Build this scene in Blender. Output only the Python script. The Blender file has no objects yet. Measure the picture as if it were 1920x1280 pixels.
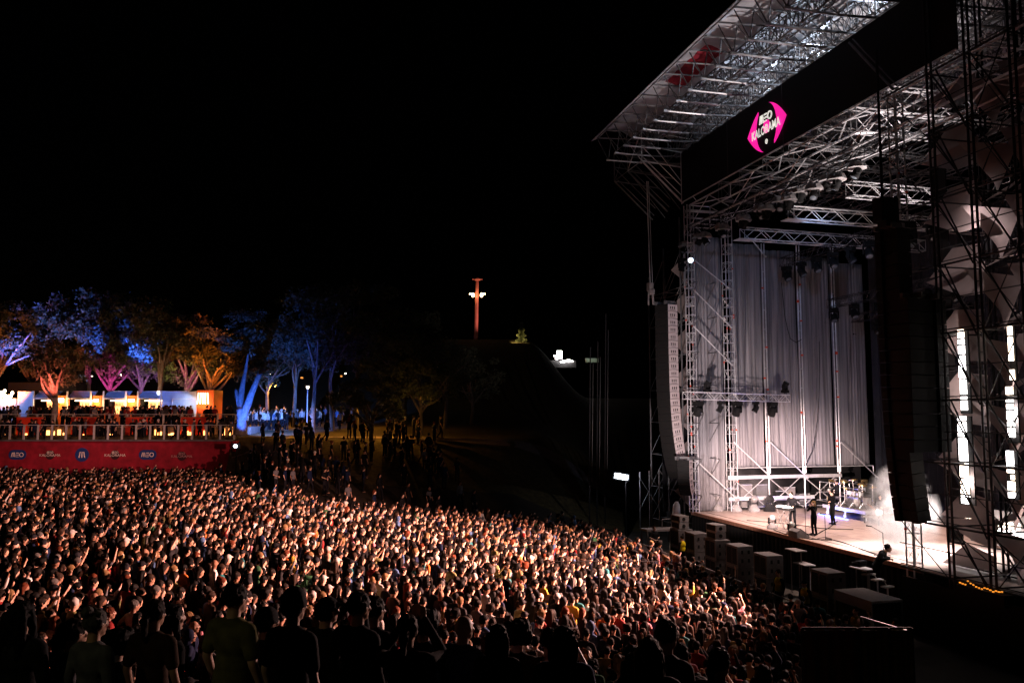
import bpy, math, random
import numpy as np
from mathutils import Vector as V, Matrix, noise
random.seed(7); RS = np.random.RandomState(11)
sc = bpy.context.scene
col = sc.collection
PI = math.pi; R = math.radians

# ------------------------------------------------------------------ camera
F = 1529.0; TH = 0.0893; CAMZ = 8.0
cd = bpy.data.cameras.new('camera'); cam = bpy.data.objects.new('camera', cd); col.objects.link(cam)
cam.location = (0, 0, CAMZ); cam.rotation_euler = (PI/2 + TH, 0, 0)
cd.sensor_width = 36; cd.lens = F/1920*36; cd.clip_start = .1; cd.clip_end = 2000
sc.camera = cam

# ------------------------------------------------------------------ world (night sky)
w = bpy.data.worlds.new('World'); sc.world = w; w.use_nodes = True
wn = w.node_tree.nodes; wl = w.node_tree.links
sky = wn.new('ShaderNodeTexSky'); sky.sky_type = 'NISHITA'; sky.sun_disc = False
sky.sun_elevation = R(-4); sky.sun_rotation = R(250)
bg = wn['Background']; bg.inputs[1].default_value = 0.0045
wl.new(sky.outputs[0], bg.inputs[0])
sc.view_settings.view_transform = 'Standard'; sc.view_settings.look = 'None'
sc.view_settings.exposure = 0; sc.view_settings.gamma = 1
sc.render.engine = 'CYCLES'
cy = sc.cycles
cy.use_denoising = True
try: cy.denoiser = 'OPENIMAGEDENOISE'
except Exception: pass
cy.max_bounces = 5; cy.diffuse_bounces = 2; cy.glossy_bounces = 2; cy.transmission_bounces = 3
cy.transparent_max_bounces = 8; cy.volume_bounces = 0; cy.caustics_reflective = False; cy.caustics_refractive = False
cy.sample_clamp_indirect = 4
cy.volume_step_rate = 2

# ------------------------------------------------------------------ stage frame: t = along the front edge, v = depth, z = height
X0, Y0, A = 10.814, 49.03, 0.251
ZS = 2.24; H1 = 20.8; H2 = 24.0; T1 = 17.95; T3 = 21.7; M = 2.47
sa, ca = math.sin(A), math.cos(A)
def S(t, v, z): return V((X0 + sa*t + ca*v, Y0 - ca*t + sa*v, z))
def TV(x, y):
    dx, dy = x-X0, y-Y0
    return sa*dx - ca*dy, ca*dx + sa*dy
cth, sth = math.cos(TH), math.sin(TH)
def P(px, py, z=None, v=None, t=None, Y=None):
    a, b = (px-960)/F, -(py-640)/F
    d = V((a, cth - b*sth, sth + b*cth))
    if z is not None: k = (z-CAMZ)/d.z
    elif Y is not None: k = Y/d.y
    elif v is not None: k = (v + ca*X0 + sa*Y0)/(ca*d.x + sa*d.y)
    else: k = (t + sa*X0 - ca*Y0)/(sa*d.x - ca*d.y)
    return V((0, 0, CAMZ)) + d*k
def tv(px, py, z):
    p = P(px, py, z=z); return TV(p.x, p.y)
def t_at(px, v, py=777):
    p = P(px, py, v=v); return TV(p.x, p.y)[0]
def z_at(px, py, v):
    return P(px, py, v=v).z

# ------------------------------------------------------------------ lights
def aim(o, tgt): o.rotation_euler = (V(tgt)-V(o.location)).to_track_quat('-Z', 'Y').to_euler()
def spot(name, loc, tgt, power, color, angle=60, blend=.4, size=.2):
    l = bpy.data.lights.new(name, 'SPOT'); l.energy = power; l.color = color
    l.spot_size = R(angle); l.spot_blend = blend; l.shadow_soft_size = 0
    o = bpy.data.objects.new(name, l); col.objects.link(o); o.location = loc; aim(o, tgt); return o
def point(name, loc, power, color, size=.3):
    l = bpy.data.lights.new(name, 'POINT'); l.energy = power; l.color = color; l.shadow_soft_size = 0
    o = bpy.data.objects.new(name, l); col.objects.link(o); o.location = loc; return o
WARM = (1, .66, .52); PINK = (1, .74, .66); WHT = (1, .95, .92)
# crowd keys: one strong side source by the near speakers, weaker ones along the stage front
spot('crowd_light', S(20.0, -2.2, 7.6), (-9, 31, 3.2), 128000, (1, .47, .37), 98, .9)
spot('rim_light', S(21.0, -2.2, 8.2), (-1, 8, 5.0), 17000, (1, .60, .52), 56, .8)
spot('crowd_light', S(9.5, -1.2, 8.2), (-1, 39, 1.0), 30000, (1, .50, .40), 88, .9)
spot('crowd_light', S(2.5, -.9, 8.5), (-14, 40, 3.2), 16000, (1, .42, .34), 62, .9)
spot('olive_man_light', (-5.5, 3.0, 9.5), (-2.5, 7.4, 4.9), 42, (1, .92, .45), 30, .8)  # unseen lamp, added to pick out the man in the olive t-shirt
# side wall key: from in front of the stage, grazing the pleats
spot('stage_side_light', S(12.5, -2.4, 5.2), S(0, 5.2, 3.4), 36000, (1, .71, .64), 46, 1.0)
spot('stage_side_light', S(16.0, 2.5, 3.6), S(0, 6.0, 4.6), 9000, (1, .80, .76), 56, .9)
# cool wash for upper drapes and trusses
spot('stage_wash', S(12, 1.0, 17.2), S(0, 6, 12), 800, (.42, .58, 1), 95, .9)
spot('stage_floor_wash', S(16.0, 3.2, 16.0), S(15.2, 2.2, ZS), 48000, (1, .86, .82), 34, .9)
spot('stage_floor_wash', S(8.5, 3.2, 16.5), S(8.5, 2.6, ZS), 17000, (1, .70, .60), 75, .8)
spot('smoke_light', S(15.6, 4.5, 9.0), S(14.6, 2.2, ZS), 12000, (1, .90, .88), 34, .7)
spot('truss_light', S(17.0, 2.5, 13), S(13.5, 2, 20.5), 8500, (1, .85, .82), 70, .8)
spot('array_light', S(7.5, -4.5, 4.5), S(-.6, -1.4, 8.6), 6000, (1, .80, .78), 62, .5)  # added spot with no visible source, brightens the far speaker column
for t_, p_ in ((3.5, 70), (8.5, 650), (12.5, 1000), (17.0, 900)):
    spot('roof_light', S(t_, 1.3, 24.1+.05*t_), S(t_-1, -3.6, 26.2), p_, (.74, .84, 1), 150, .6)
spot('roof_light', S(4.5, -4.6, 18.0), S(6.0, -4.9, 25), 90, (1, .60, .66), 100, .9)

# ------------------------------------------------------------------ materials
def mat(name, c=(.5,.5,.5), rough=.7, metal=0, noise_amt=0, scale=5, emit=None, estr=0, spec=.3, bump=0, c2=None, objcol=False, trans=0):
    m = bpy.data.materials.new(name); m.use_nodes = True; n = m.node_tree.nodes; l = m.node_tree.links
    b = n['Principled BSDF']; b.inputs['Roughness'].default_value = rough; b.inputs['Metallic'].default_value = metal
    b.inputs['Specular IOR Level'].default_value = spec
    b.inputs['Base Color'].default_value = (*c, 1)
    src = None
    if objcol:
        oi = n.new('ShaderNodeObjectInfo'); src = oi.outputs['Color']
    if noise_amt or c2:
        tc = n.new('ShaderNodeTexCoord'); nz = n.new('ShaderNodeTexNoise'); nz.inputs['Scale'].default_value = scale
        nz.inputs['Detail'].default_value = 5; nz.inputs['Roughness'].default_value = .65
        l.new(tc.outputs['Object'], nz.inputs['Vector'])
        rp = n.new('ShaderNodeValToRGB'); rp.color_ramp.elements[0].position = .34; rp.color_ramp.elements[1].position = .66
        if c2:
            rp.color_ramp.elements[0].color = (*c, 1); rp.color_ramp.elements[1].color = (*c2, 1)
        else:
            k = 1-noise_amt
            rp.color_ramp.elements[0].color = (c[0]*k, c[1]*k, c[2]*k, 1) if not objcol else (k, k, k, 1)
            rp.color_ramp.elements[1].color = (min(1,c[0]*(1+noise_amt)), min(1,c[1]*(1+noise_amt)), min(1,c[2]*(1+noise_amt)), 1) if not objcol else (1, 1, 1, 1)
        l.new(nz.outputs['Fac'], rp.inputs['Fac'])
        if src is not None:
            mx = n.new('ShaderNodeMixRGB'); mx.blend_type = 'MULTIPLY'; mx.inputs[0].default_value = 1
            l.new(src, mx.inputs[1]); l.new(rp.outputs['Color'], mx.inputs[2]); src = mx.outputs[0]
        else: src = rp.outputs['Color']
        if bump:
            bp = n.new('ShaderNodeBump'); bp.inputs['Strength'].default_value = bump; bp.inputs['Distance'].default_value = .05
            l.new(nz.outputs['Fac'], bp.inputs['Height']); l.new(bp.outputs['Normal'], b.inputs['Normal'])
    if src is not None: l.new(src, b.inputs['Base Color'])
    if emit: b.inputs['Emission Color'].default_value = (*emit, 1); b.inputs['Emission Strength'].default_value = estr
    if trans:
        tr = n.new('ShaderNodeBsdfTranslucent'); tr.inputs['Color'].default_value = (*c, 1)
        ms = n.new('ShaderNodeMixShader'); ms.inputs[0].default_value = trans
        out = n['Material Output']
        l.new(b.outputs[0], ms.inputs[1]); l.new(tr.outputs[0], ms.inputs[2]); l.new(ms.outputs[0], out.inputs['Surface'])
    return m
def drape_mat(name, c, k=.5):  # vertical streaks put the shading of the pleats into the colour
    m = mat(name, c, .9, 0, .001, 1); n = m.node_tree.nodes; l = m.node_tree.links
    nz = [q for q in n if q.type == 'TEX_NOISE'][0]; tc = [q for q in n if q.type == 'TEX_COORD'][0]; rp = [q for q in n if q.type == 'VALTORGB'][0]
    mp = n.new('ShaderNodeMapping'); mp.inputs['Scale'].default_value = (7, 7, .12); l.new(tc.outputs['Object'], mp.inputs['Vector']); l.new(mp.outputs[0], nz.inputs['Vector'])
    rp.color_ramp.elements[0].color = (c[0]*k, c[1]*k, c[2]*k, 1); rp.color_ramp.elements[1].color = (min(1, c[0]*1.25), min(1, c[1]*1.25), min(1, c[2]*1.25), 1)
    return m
MT = {
 'alu': mat('aluminium', (.62,.62,.64), .42, .55, .15, 3),
 'alu_dark': mat('darkened_metal', (.12,.12,.125), .55, .4, .3, 2),  # dark metal; on roof and truss parts the dark tone stands for shade
 'steel_black': mat('black_steel', (.02,.02,.022), .5, .3, .2, 3),
 'black': mat('black_paint', (.003,.003,.0035), .9, 0, .2, 6),
 'black_cloth': mat('black_cloth', (.004,.004,.005), 1.0, 0, .2, 4),
 'drape': drape_mat('grey_drape', (.205,.20,.215), .5),
 'drape_dark': mat('dark_drape', (.02,.022,.03), .9, 0, .2, 2),
 'roof_cloth': mat('roof_cloth', (.50,.52,.56), .6, 0, .45, .5, trans=.25),
 'sail': mat('stretch_fabric', (.30,.25,.245), .6, 0, .12, 2.5, trans=.4),
 'deck': mat('stage_deck', (.36,.28,.25), .65, 0, .18, 1.6, bump=.1),
 'edge': mat('deck_edge', (.30,.15,.10), .7, 0, .3, 8),
 'speaker': mat('speaker_grey', (.17,.155,.155), .6, 0, .12, 9),
 'sub_grey': mat('sub_cabinet', (.085,.075,.075), .65, 0, .25, 7),
 'array_grey': mat('array_cabinet_grey', (.42,.36,.36), .6, 0, .1, 9),
 'speaker_dark': mat('speaker_grille', (.004,.004,.004), .9),
 'white': mat('white_paint', (.75,.75,.75), .5, 0, .06, 4),
 'cover': mat('clear_rain_cover', (.20,.19,.19), .35, 0, .3, 6),
 'glass': mat('lamp_glass', (.10,.12,.14), .08, 0, spec=.8),
 'chrome': mat('chrome', (.7,.7,.7), .2, .9),
 'drum_white': mat('drum_shell', (.75,.72,.70), .35, 0, .05, 5),
 'cymbal': mat('cymbal_brass', (.75,.55,.25), .25, .9),
 'wood': mat('wood', (.25,.13,.07), .6, 0, .3, 8),
 'red_wall': mat('red_painted_wall', (.22,.006,.018), .8, 0, .35, 1.1, bump=.3),
 'blue_logo': mat('navy_print', (.012,.035,.16), .6),
 'black_logo': mat('black_print', (.03,.006,.01), .8),
 'white_logo': mat('pale_print', (.75,.66,.60), .6),
 'dull_logo': mat('dull_print', (.42,.22,.22), .7),  # duller copy of the pale print, for the last logo
 'rail': mat('grey_rail', (.45,.45,.44), .45, .3, .1, 4),
 'glass_panel': mat('tinted_glass', (.2,.2,.2), .1, 0),
 'bar_blue': mat('pale_blue_cladding', (.50,.62,.85), .6, 0, .1, 2),
 'bar_orange': mat('orange_cladding', (.80,.16,.03), .6, 0, .08, 2),
 'counter_red': mat('red_counter', (.62,.04,.015), .6, 0, .08, 2),
 'wood_floor': mat('deck_boards', (.18,.14,.12), .8, 0, .2, 3),
 'bar_glow': mat('warm_wall_glow', (.9,.6,.35), .6, 0, emit=(1,.46,.16), estr=1.9),
 'bar_tube': mat('warm_tube', (1,.9,.8), .5, emit=(1,.78,.50), estr=10),
 'glow_box': mat('warm_light_box', (1,.8,.5), .5, emit=(1,.36,.10), estr=5),
 'm_sign': mat('lit_sign_letter', (1,.9,.8), .5, emit=(1,.80,.60), estr=3),
 'bottle': mat('bottle_glass', (.25,.06,.02), .2),
 'magenta': mat('lit_magenta_sign', (.8,.02,.35), .5, emit=(1,.015,.36), estr=.95),
 'sign_white': mat('lit_white_sign', (.8,.8,.75), .5, emit=(.84,.80,.72), estr=.85),
 'sign_black': mat('sign_black', (.006,.006,.006), .8),
 'led_white': mat('led_white', (1,1,1), .5, emit=(1,.93,.90), estr=9),
 'led_warm': mat('led_warm', (1,1,1), .5, emit=(1,.80,.62), estr=7),
 'led_cool': mat('led_cool', (1,1,1), .5, emit=(.75,.85,1), estr=12),
 'blue_glow': mat('blue_glow', (.2,.2,1), .5, emit=(.12,.2,1), estr=8),
 'amber': mat('amber_lamp', (1,.4,.1), .5, emit=(1,.32,.03), estr=1.1),
 'flood': mat('flood_lens', (1,.9,.7), .5, emit=(1,.62,.28), estr=14),
 'mast': mat('mast_paint', (.70,.22,.16), .6, 0, .08, 2),
 'red_clamp': mat('red_clamp', (.7,.06,.02), .6),
 'pink_cloth': mat('red_roof_cloth', (.26,.02,.035), .7, 0, .2, 2, trans=.25),
 'ground': mat('trampled_earth', (.014,.012,.010), .95, 0, c2=(.035,.028,.022), scale=.8, bump=.4),
 'grass': mat('dry_grass', (.035,.028,.012), .95, 0, c2=(.085,.065,.028), scale=3, bump=.6),
 'bark': mat('bark', (.17,.145,.13), .9, 0, .35, 5, bump=.6),
 'leaf': mat('leaf', (.06,.075,.045), .6, 0, c2=(.15,.16,.10), scale=1.2, trans=.3),
 'green_screen': mat('green_fence_cloth', (.045,.050,.012), .9, 0, .35, 3),
 'brown_screen': mat('brown_fence_cloth', (.050,.026,.012), .9, 0, .35, 3),
 'house': mat('pale_render', (.5,.5,.45), .8, 0, .1, 2),
 'skin': None, 'cloth': None, 'hair': None}

# ------------------------------------------------------------------ mesh builder
class MB:
    def __init__(s): s.v = []; s.f = []; s.m = []; s.mi = 0
    def add(s, vs, fs):
        k = len(s.v); s.v.extend([tuple(q) for q in vs]); s.f.extend([tuple(i+k for i in f) for f in fs]); s.m.extend([s.mi]*len(fs)); return s
    def tube(s, p, q, r, n=6, r2=None, cap=True):
        p, q = V(p), V(q); d = q-p
        if d.length < 1e-6: return s
        d.normalize(); a = d.cross(V((0,0,1)) if abs(d.z) < .9 else V((1,0,0))).normalized(); b = d.cross(a)
        r2 = r if r2 is None else r2
        vs = []
        for c, rr in ((p, r), (q, r2)):
            for i in range(n):
                th = 2*PI*i/n; vs.append(c + (a*math.cos(th) + b*math.sin(th))*rr)
        fs = [(i, (i+1) % n, n+(i+1) % n, n+i) for i in range(n)]
        if cap: fs += [tuple(range(n))[::-1], tuple(range(n, 2*n))]
        return s.add(vs, fs)
    def path(s, pts, radii, n=8):
        if max(radii) <= .06:
            for i in range(len(pts)-1): s.tube(pts[i], pts[i+1], radii[i], n, radii[i+1])
            return s
        # one continuous sweep: a shared ring at every bend
        P_ = [V(p) for p in pts]; vs = []; ref = None
        Q, RR = [], []
        for i in range(len(P_)-1):                       # Catmull-Rom refinement keeps limbs curved
            a, b, c, d = P_[max(0, i-1)], P_[i], P_[i+1], P_[min(len(P_)-1, i+2)]
            for k in range(4):
                u = k/4; Q.append(.5*((2*b)+(c-a)*u+(2*a-5*b+4*c-d)*u*u+(3*b-a-3*c+d)*u**3)); RR.append(radii[i]*(1-u)+radii[i+1]*u)
        Q.append(P_[-1]); RR.append(radii[-1])
        for i, p in enumerate(Q):
            d = (Q[min(len(Q)-1, i+1)]-Q[max(0, i-1)]).normalized()
            if ref is None: ref = d.cross(V((0,1,0)) if abs(d.y) < .9 else V((1,0,0))).normalized()
            a = (ref-d*ref.dot(d)).normalized(); ref = a; b = d.cross(a)
            for k in range(n):
                th = 2*PI*k/n; rr_ = RR[i]*(1+.10*math.sin(3*th+i*.9)+.05*math.sin(5*th-i*1.7)); vs.append(p+(a*math.cos(th)+b*math.sin(th))*rr_)
        m = len(Q)
        s.add(vs, [(i*n+k, i*n+(k+1) % n, (i+1)*n+(k+1) % n, (i+1)*n+k) for i in range(m-1) for k in range(n)]+[tuple(range(n))[::-1], tuple(range((m-1)*n, m*n))])
        return s
    def box(s, c, size, rz=0, ax=None):
        c = V(c); hx, hy, hz = size[0]/2, size[1]/2, size[2]/2
        if ax is None:
            cx, sx = math.cos(rz), math.sin(rz); ax = (V((cx, sx, 0)), V((-sx, cx, 0)), V((0, 0, 1)))
        vs = [c + ax[0]*(hx*i) + ax[1]*(hy*j) + ax[2]*(hz*k) for k in (-1, 1) for j in (-1, 1) for i in (-1, 1)]
        return s.add(vs, [(0,2,3,1), (4,5,7,6), (0,1,5,4), (2,6,7,3), (0,4,6,2), (1,3,7,5)])
    def sbox(s, t0, t1, v0, v1, z0, z1):
        vs = [S(t, v, z) for z in (z0, z1) for v in (v0, v1) for t in (t0, t1)]
        return s.add(vs, [(0,1,3,2), (4,6,7,5), (0,4,5,1), (2,3,7,6), (0,2,6,4), (1,5,7,3)])
    def ell(s, c, r, n=10, m=7, rot=None):
        c = V(c); vs = []
        for j in range(m+1):
            ph = PI*j/m
            for i in range(n):
                th = 2*PI*i/n
                q = V((r[0]*math.sin(ph)*math.cos(th), r[1]*math.sin(ph)*math.sin(th), r[2]*math.cos(ph)))
                if rot: q = rot @ q
                vs.append(c+q)
        fs = [(j*n+i, (j+1)*n+i, (j+1)*n+(i+1) % n, j*n+(i+1) % n) for j in range(m) for i in range(n)]
        return s.add(vs, fs)
    def lathe(s, c, prof, n=16, ax=None):
        c = V(c)
        if ax is None: ax = (V((1,0,0)), V((0,1,0)), V((0,0,1)))
        vs = [c + ax[0]*(r*math.cos(2*PI*i/n)) + ax[1]*(r*math.sin(2*PI*i/n)) + ax[2]*z for r, z in prof for i in range(n)]
        fs = [(j*n+i, j*n+(i+1) % n, (j+1)*n+(i+1) % n, (j+1)*n+i) for j in range(len(prof)-1) for i in range(n)]
        fs += [tuple(range(n))[::-1], tuple(range((len(prof)-1)*n, len(prof)*n))]
        return s.add(vs, fs)
    def slab(s, pts, d):      # polygon pts extruded by vector d
        n = len(pts); pts = [V(p) for p in pts]; d = V(d)
        return s.add(pts+[p+d for p in pts], [tuple(range(n))[::-1], tuple(range(n, 2*n))]+[(i, (i+1) % n, n+(i+1) % n, n+i) for i in range(n)])
    def build(s, name, mats, parent=None, smooth=False, origin=None):
        me = bpy.data.meshes.new(name)
        o = bpy.data.objects.new(name, me); col.objects.link(o)
        org = V((0,0,0))
        if parent is not None:
            o.parent = parent; org = world_loc(parent)
        elif origin is not None:
            org = V(origin); o.location = org
        elif s.v:
            a = np.array(s.v); lo, hi = a.min(0), a.max(0); org = V(((lo[0]+hi[0])/2, (lo[1]+hi[1])/2, lo[2])); o.location = org
        me.from_pydata([tuple(V(q)-org) for q in s.v], [], s.f)
        if not isinstance(mats, (list, tuple)): mats = [mats]
        for m in mats: me.materials.append(MT[m] if isinstance(m, str) else m)
        if len(mats) > 1: me.polygons.foreach_set('material_index', s.m)
        if smooth: me.polygons.foreach_set('use_smooth', [True]*len(me.polygons))
        me.update(); return o
def world_loc(o):
    p = V((0,0,0))
    while o is not None: p += V(o.location); o = o.parent
    return p
def tag(o, label=None, cat=None, group=None, kind=None):
    if label: o['label'] = label
    if cat: o['category'] = cat
    if group: o['group'] = group
    if kind: o['kind'] = kind
    return o
def empty(name, loc, label, cat, group=None, rz=0):
    o = bpy.data.objects.new(name, None); col.objects.link(o); o.location = loc; o.rotation_euler = (0, 0, rz)
    return tag(o, label, cat, group)
def children(o): return [c for c in list(CH.get(o.name, []))]
CH = {}
def copy_tree(o, parent=None):
    c = o.copy(); col.objects.link(c)
    if parent is not None: c.parent = parent
    for ch in list(o.children): copy_tree(ch, c)
    return c
ORD = ['first','second','third','fourth','fifth','sixth','seventh','eighth','ninth','tenth','eleventh','twelfth','thirteenth','fourteenth','fifteenth','sixteenth','seventeenth','eighteenth','nineteenth','twentieth','twenty-first','twenty-second','twenty-third','twenty-fourth','twenty-fifth','twenty-sixth','twenty-seventh','twenty-eighth','twenty-ninth','thirtieth']

# ================================================================== TERRAIN
def sstep(a, b, x):
    k = min(1, max(0, (x-a)/(b-a))); return k*k*(3-2*k)
def H(x, y):
    t, v = TV(x, y)
    g = 2.15*sstep(5.0, 29.0, -v)
    d = math.hypot(x, y)
    g += 3.1*(1-sstep(6.3, 14.5, d))*sstep(12, 2, x)
    side = sstep(14, 2, x)                      # hillside fades away behind the stage
    if x < -22.4: hs = sstep(65.4, 66.0, y)
    else:
        st_ = 50+12.5*sstep(-15, -21, x); hs = sstep(st_+max(0, x)*.8, 66+max(0, x)*.6, y)*side
    top = 6.15 + .055*max(0, y-66)
    g = g*(1-hs) + top*hs if top > g else g
    g += 11.0*sstep(84, 150, y) if y > 84 else 0
    return g
xs = np.concatenate([np.linspace(-240, -60, 19)[:-1], np.arange(-60, -26, 1.0), np.arange(-26, -16, .25), np.arange(-16, 44, 1.0), np.linspace(44, 240, 20)])
ys = np.concatenate([np.linspace(-40, 0, 6)[:-1], np.arange(0, 96, 1.0), np.linspace(96, 420, 40)])
mb = MB()
nx = len(xs)
vs = [(x, y, H(x, y)) for y in ys for x in xs]
mb.add(vs, [(j*nx+i, j*nx+i+1, (j+1)*nx+i+1, (j+1)*nx+i) for j in range(len(ys)-1) for i in range(nx-1)])
g = mb.build('ground', ['ground', 'grass'], smooth=True, origin=(0,0,0)); tag(g, kind='structure')
mi = [1 if (g.data.polygons[k].center.y > 57) else 0 for k in range(len(g.data.polygons))]
g.data.polygons.foreach_set('material_index', mi)
# paved path crossing the hillside
mb = MB(); pts = []
for i in range(41):
    x = -22 + i*.8; y = 64.5 + 1.2*math.sin(i*.15) - .02*i
    pts.append((x, y))
for i in range(40):
    (x0, y0), (x1, y1) = pts[i], pts[i+1]
    mb.add([(x0, y0, H(x0, y0)+.03), (x1, y1, H(x1, y1)+.03), (x1, y1+1.6, H(x1, y1+1.6)+.03), (x0, y0+1.6, H(x0, y0+1.6)+.03)], [(0,1,2,3)])
tag(mb.build('path', 'wood_floor'), kind='structure')

# ================================================================== STAGE
CLAMPN = 0
def truss(mb, a, b, w=.5, h=.5, seg=None, r=.028, rb=.016, up=V((0,0,1)), n=6, red=None):
    """four-chord box truss from a to b"""
    a, b = V(a), V(b); d = b-a; L = d.length; d.normalize()
    s_ = d.cross(up)
    if s_.length < .01: s_ = V((1,0,0))
    s_.normalize(); u_ = s_.cross(d).normalized()
    seg = seg or max(h, w)*1.1; k = max(1, round(L/seg))
    cs = [(s_*(i*w/2) + u_*(j*h/2)) for i, j in ((-1,-1), (1,-1), (1,1), (-1,1))]
    for c in cs: mb.tube(a+c, b+c, r, n)
    for q in range(4):
        c0, c1 = cs[q], cs[(q+1) % 4]
        for i in range(k):
            p0 = a + d*(L*i/k); p1 = a + d*(L*(i+1)/k)
            if i % 2 == 0: mb.tube(p0+c0, p1+c1, rb, 4, cap=False)
            else: mb.tube(p0+c1, p1+c0, rb, 4, cap=False)
        for p in (a, b): mb.tube(p+c0, p+c1, rb, 4, cap=False)
    return mb
def ladder(mb, a, b, off, r=.03, step=.5, rr=.018, n=6):
    a, b, off = V(a), V(b), V(off)
    mb.tube(a, b, r, n); mb.tube(a+off, b+off, r, n)
    k = max(1, round((b-a).length/step))
    for i in range(k+1):
        p = a.lerp(b, i/k); mb.tube(p, p+off, rr, 4, cap=False)

# deck
mb = MB(); mb.sbox(-.3, T1+6.5, 0, 14.5, ZS-.12, ZS)
stg = empty('stage', S(9, 6, 0), 'long raised concert stage with pale brown deck and black skirt', 'stage')
mb.build('deck', 'deck', stg)
mb = MB(); mb.sbox(-.3, T1+.4, -.10, -.003, ZS-.16, ZS+.02); mb.build('edge_trim', 'edge', stg)
mb = MB()
n = 140
for i in range(n):
    t0 = -.3+(T1+6.8)*i/n; t1 = -.3+(T1+6.8)*(i+1)/n
    o0 = -.04 if i % 2 else -.012; o1 = -.012 if i % 2 else -.04
    mb.add([S(t0, o0, 0), S(t1, o1, 0), S(t1, o1, ZS-.165), S(t0, o0, ZS-.165)], [(0,1,2,3)])
mb.build('skirt', 'black_cloth', stg)
mb = MB(); mb.sbox(-.32, -.305, 0, 14.5, 0, ZS-.13); mb.build('end_panel', 'black_cloth', stg)
mb = MB()
for v in (2.44, 4.88, 7.32, 9.76):
    mb.sbox(-.2, T1+6, v-.008, v+.008, ZS+.001, ZS+.004)
mb.sbox(.3, T1-.2, .62, .66, ZS+.001, ZS+.012)
mb.build('deck_joint', 'black', stg)

# side wall towers (far wing)
zt = H1
def tower(v, w, top, label, t=0.0, bot=ZS, name='scaffold_tower', m='alu', clamps=True):
    mb = MB(); c = [S(t-w/2, v-w/2, 0), S(t+w/2, v-w/2, 0), S(t+w/2, v+w/2, 0), S(t-w/2, v+w/2, 0)]
    for q in range(4):
        a0, b0 = c[q], c[(q+1) % 4]
        mb.tube(a0+V((0,0,bot)), a0+V((0,0,top)), .033, 6)
        k = int((top-bot)/.55)
        for i in range(k):
            z0 = bot+.2+i*.55
            mb.tube(a0+V((0,0,z0)), b0+V((0,0,z0)), .017, 4, cap=False)
            if i % 2 == 0: mb.tube(a0+V((0,0,z0)), b0+V((0,0,z0+.55)), .012, 4, cap=False)
    o = mb.build(name, m); tag(o, label, 'scaffolding', 'truss towers round the stage')
    if clamps:
        mb = MB(); rr = random.Random(int(v*10)+3)
        for i in range(14):
            z = rr.uniform(bot+.5, top-.5); q = c[rr.randrange(4)]; mb.box(q+V((0,0,z)), (.07,.07,.08), A)
        mb.build('clamp', 'red_clamp', o)
    return o
tower(0, .42, H1-.05, 'pale front corner truss tower beside the far speaker line array', 0)
tower(M, .46, H1-.4, 'pale truss tower dividing the pleated side drapes, second from the corner', .1)
def dpipe(v, label, bot=ZS+2.2):
    mb = MB()
    for dv in (-.09, .09): mb.tube(S(.12, v+dv, bot), S(.12, v+dv, H1-2.2), .042, 8)
    k = int((H1-4.4-ZS)/1.2)
    for i in range(k): z = bot+.4+i*1.2; mb.tube(S(.12, v-.09, z), S(.12, v+.09, z), .02, 5)
    mb.tube(S(.12, v, ZS), S(.12, v, bot), .045, 8)
    o = mb.build('scaffold_upright', 'alu'); tag(o, label, 'scaffolding', 'truss towers round the stage')
    mb = MB(); rr = random.Random(int(v*7))
    for i in range(6): mb.box(S(.12, v+rr.choice((-.09,.09)), rr.uniform(ZS+3, 17)), (.11,.11,.09), A)
    mb.build('clamp', 'red_clamp', o)
dpipe(2*M, 'double pale pipe upright between the third and fourth side drapes')
dpipe(3*M, 'double pale pipe upright in the middle of the curtained side wall')
dpipe(4*M, 'double pale pipe upright where the side drapes turn dark')

# diagonal braces on the side wall
def zw(px, py, v): return z_at(px, py, v)
br = []
for y0, y1 in ((485, 543), (543, 615), (613, 685), (863, 930)):
    br.append((0, z_at(1302, y0, .1), M, z_at(1366, y1, M)))
for k, (pa, pb) in enumerate(((1375, 1431), (1440, 1496), (1566, 1620))):
    v0 = (M, 2*M, 4*M)[k]; z0 = z_at(pa, 829, v0); br.append((v0, z0, v0+M, z0-2.15))
br.append((M*1.65, z_at(1415, 450, M*1.65), 2*M, z_at(1438, 480, 2*M)))
for k in range(len(br)):
    v0, z0, v1, z1 = br[k]
    mb = MB(); mb.tube(S(.42, v0, z0), S(.42, v1, z1), .036, 8)
    for vv, zz in ((v0, z0), (v1, z1)): mb.box(S(.40, vv, zz), (.1,.12,.1), A)
    tag(mb.build('diagonal_brace', 'alu'), 'slanted pale pipe brace, %s counting down and along the side drapes' % ORD[k], 'brace', 'diagonal pipe braces on the side wall')
# X bracing below the drapes
zb = z_at(1460, 895, 5); zc = z_at(1460, 935, 5)
k = 0
for v0 in (M, 2*M, 3*M):
    for (za, zbb) in ((ZS+.1, zb),):
        mb = MB(); mb.tube(S(-.15, v0, za), S(-.15, v0+M, zbb), .026, 6); mb.tube(S(-.10, v0, zbb), S(-.10, v0+M, za), .026, 6)
        tag(mb.build('cross_brace', 'alu'), 'crossed thin pipes under the drapes, %s bay from the front' % ORD[k+1], 'brace', 'crossed pipes under the drapes'); k += 1
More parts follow.
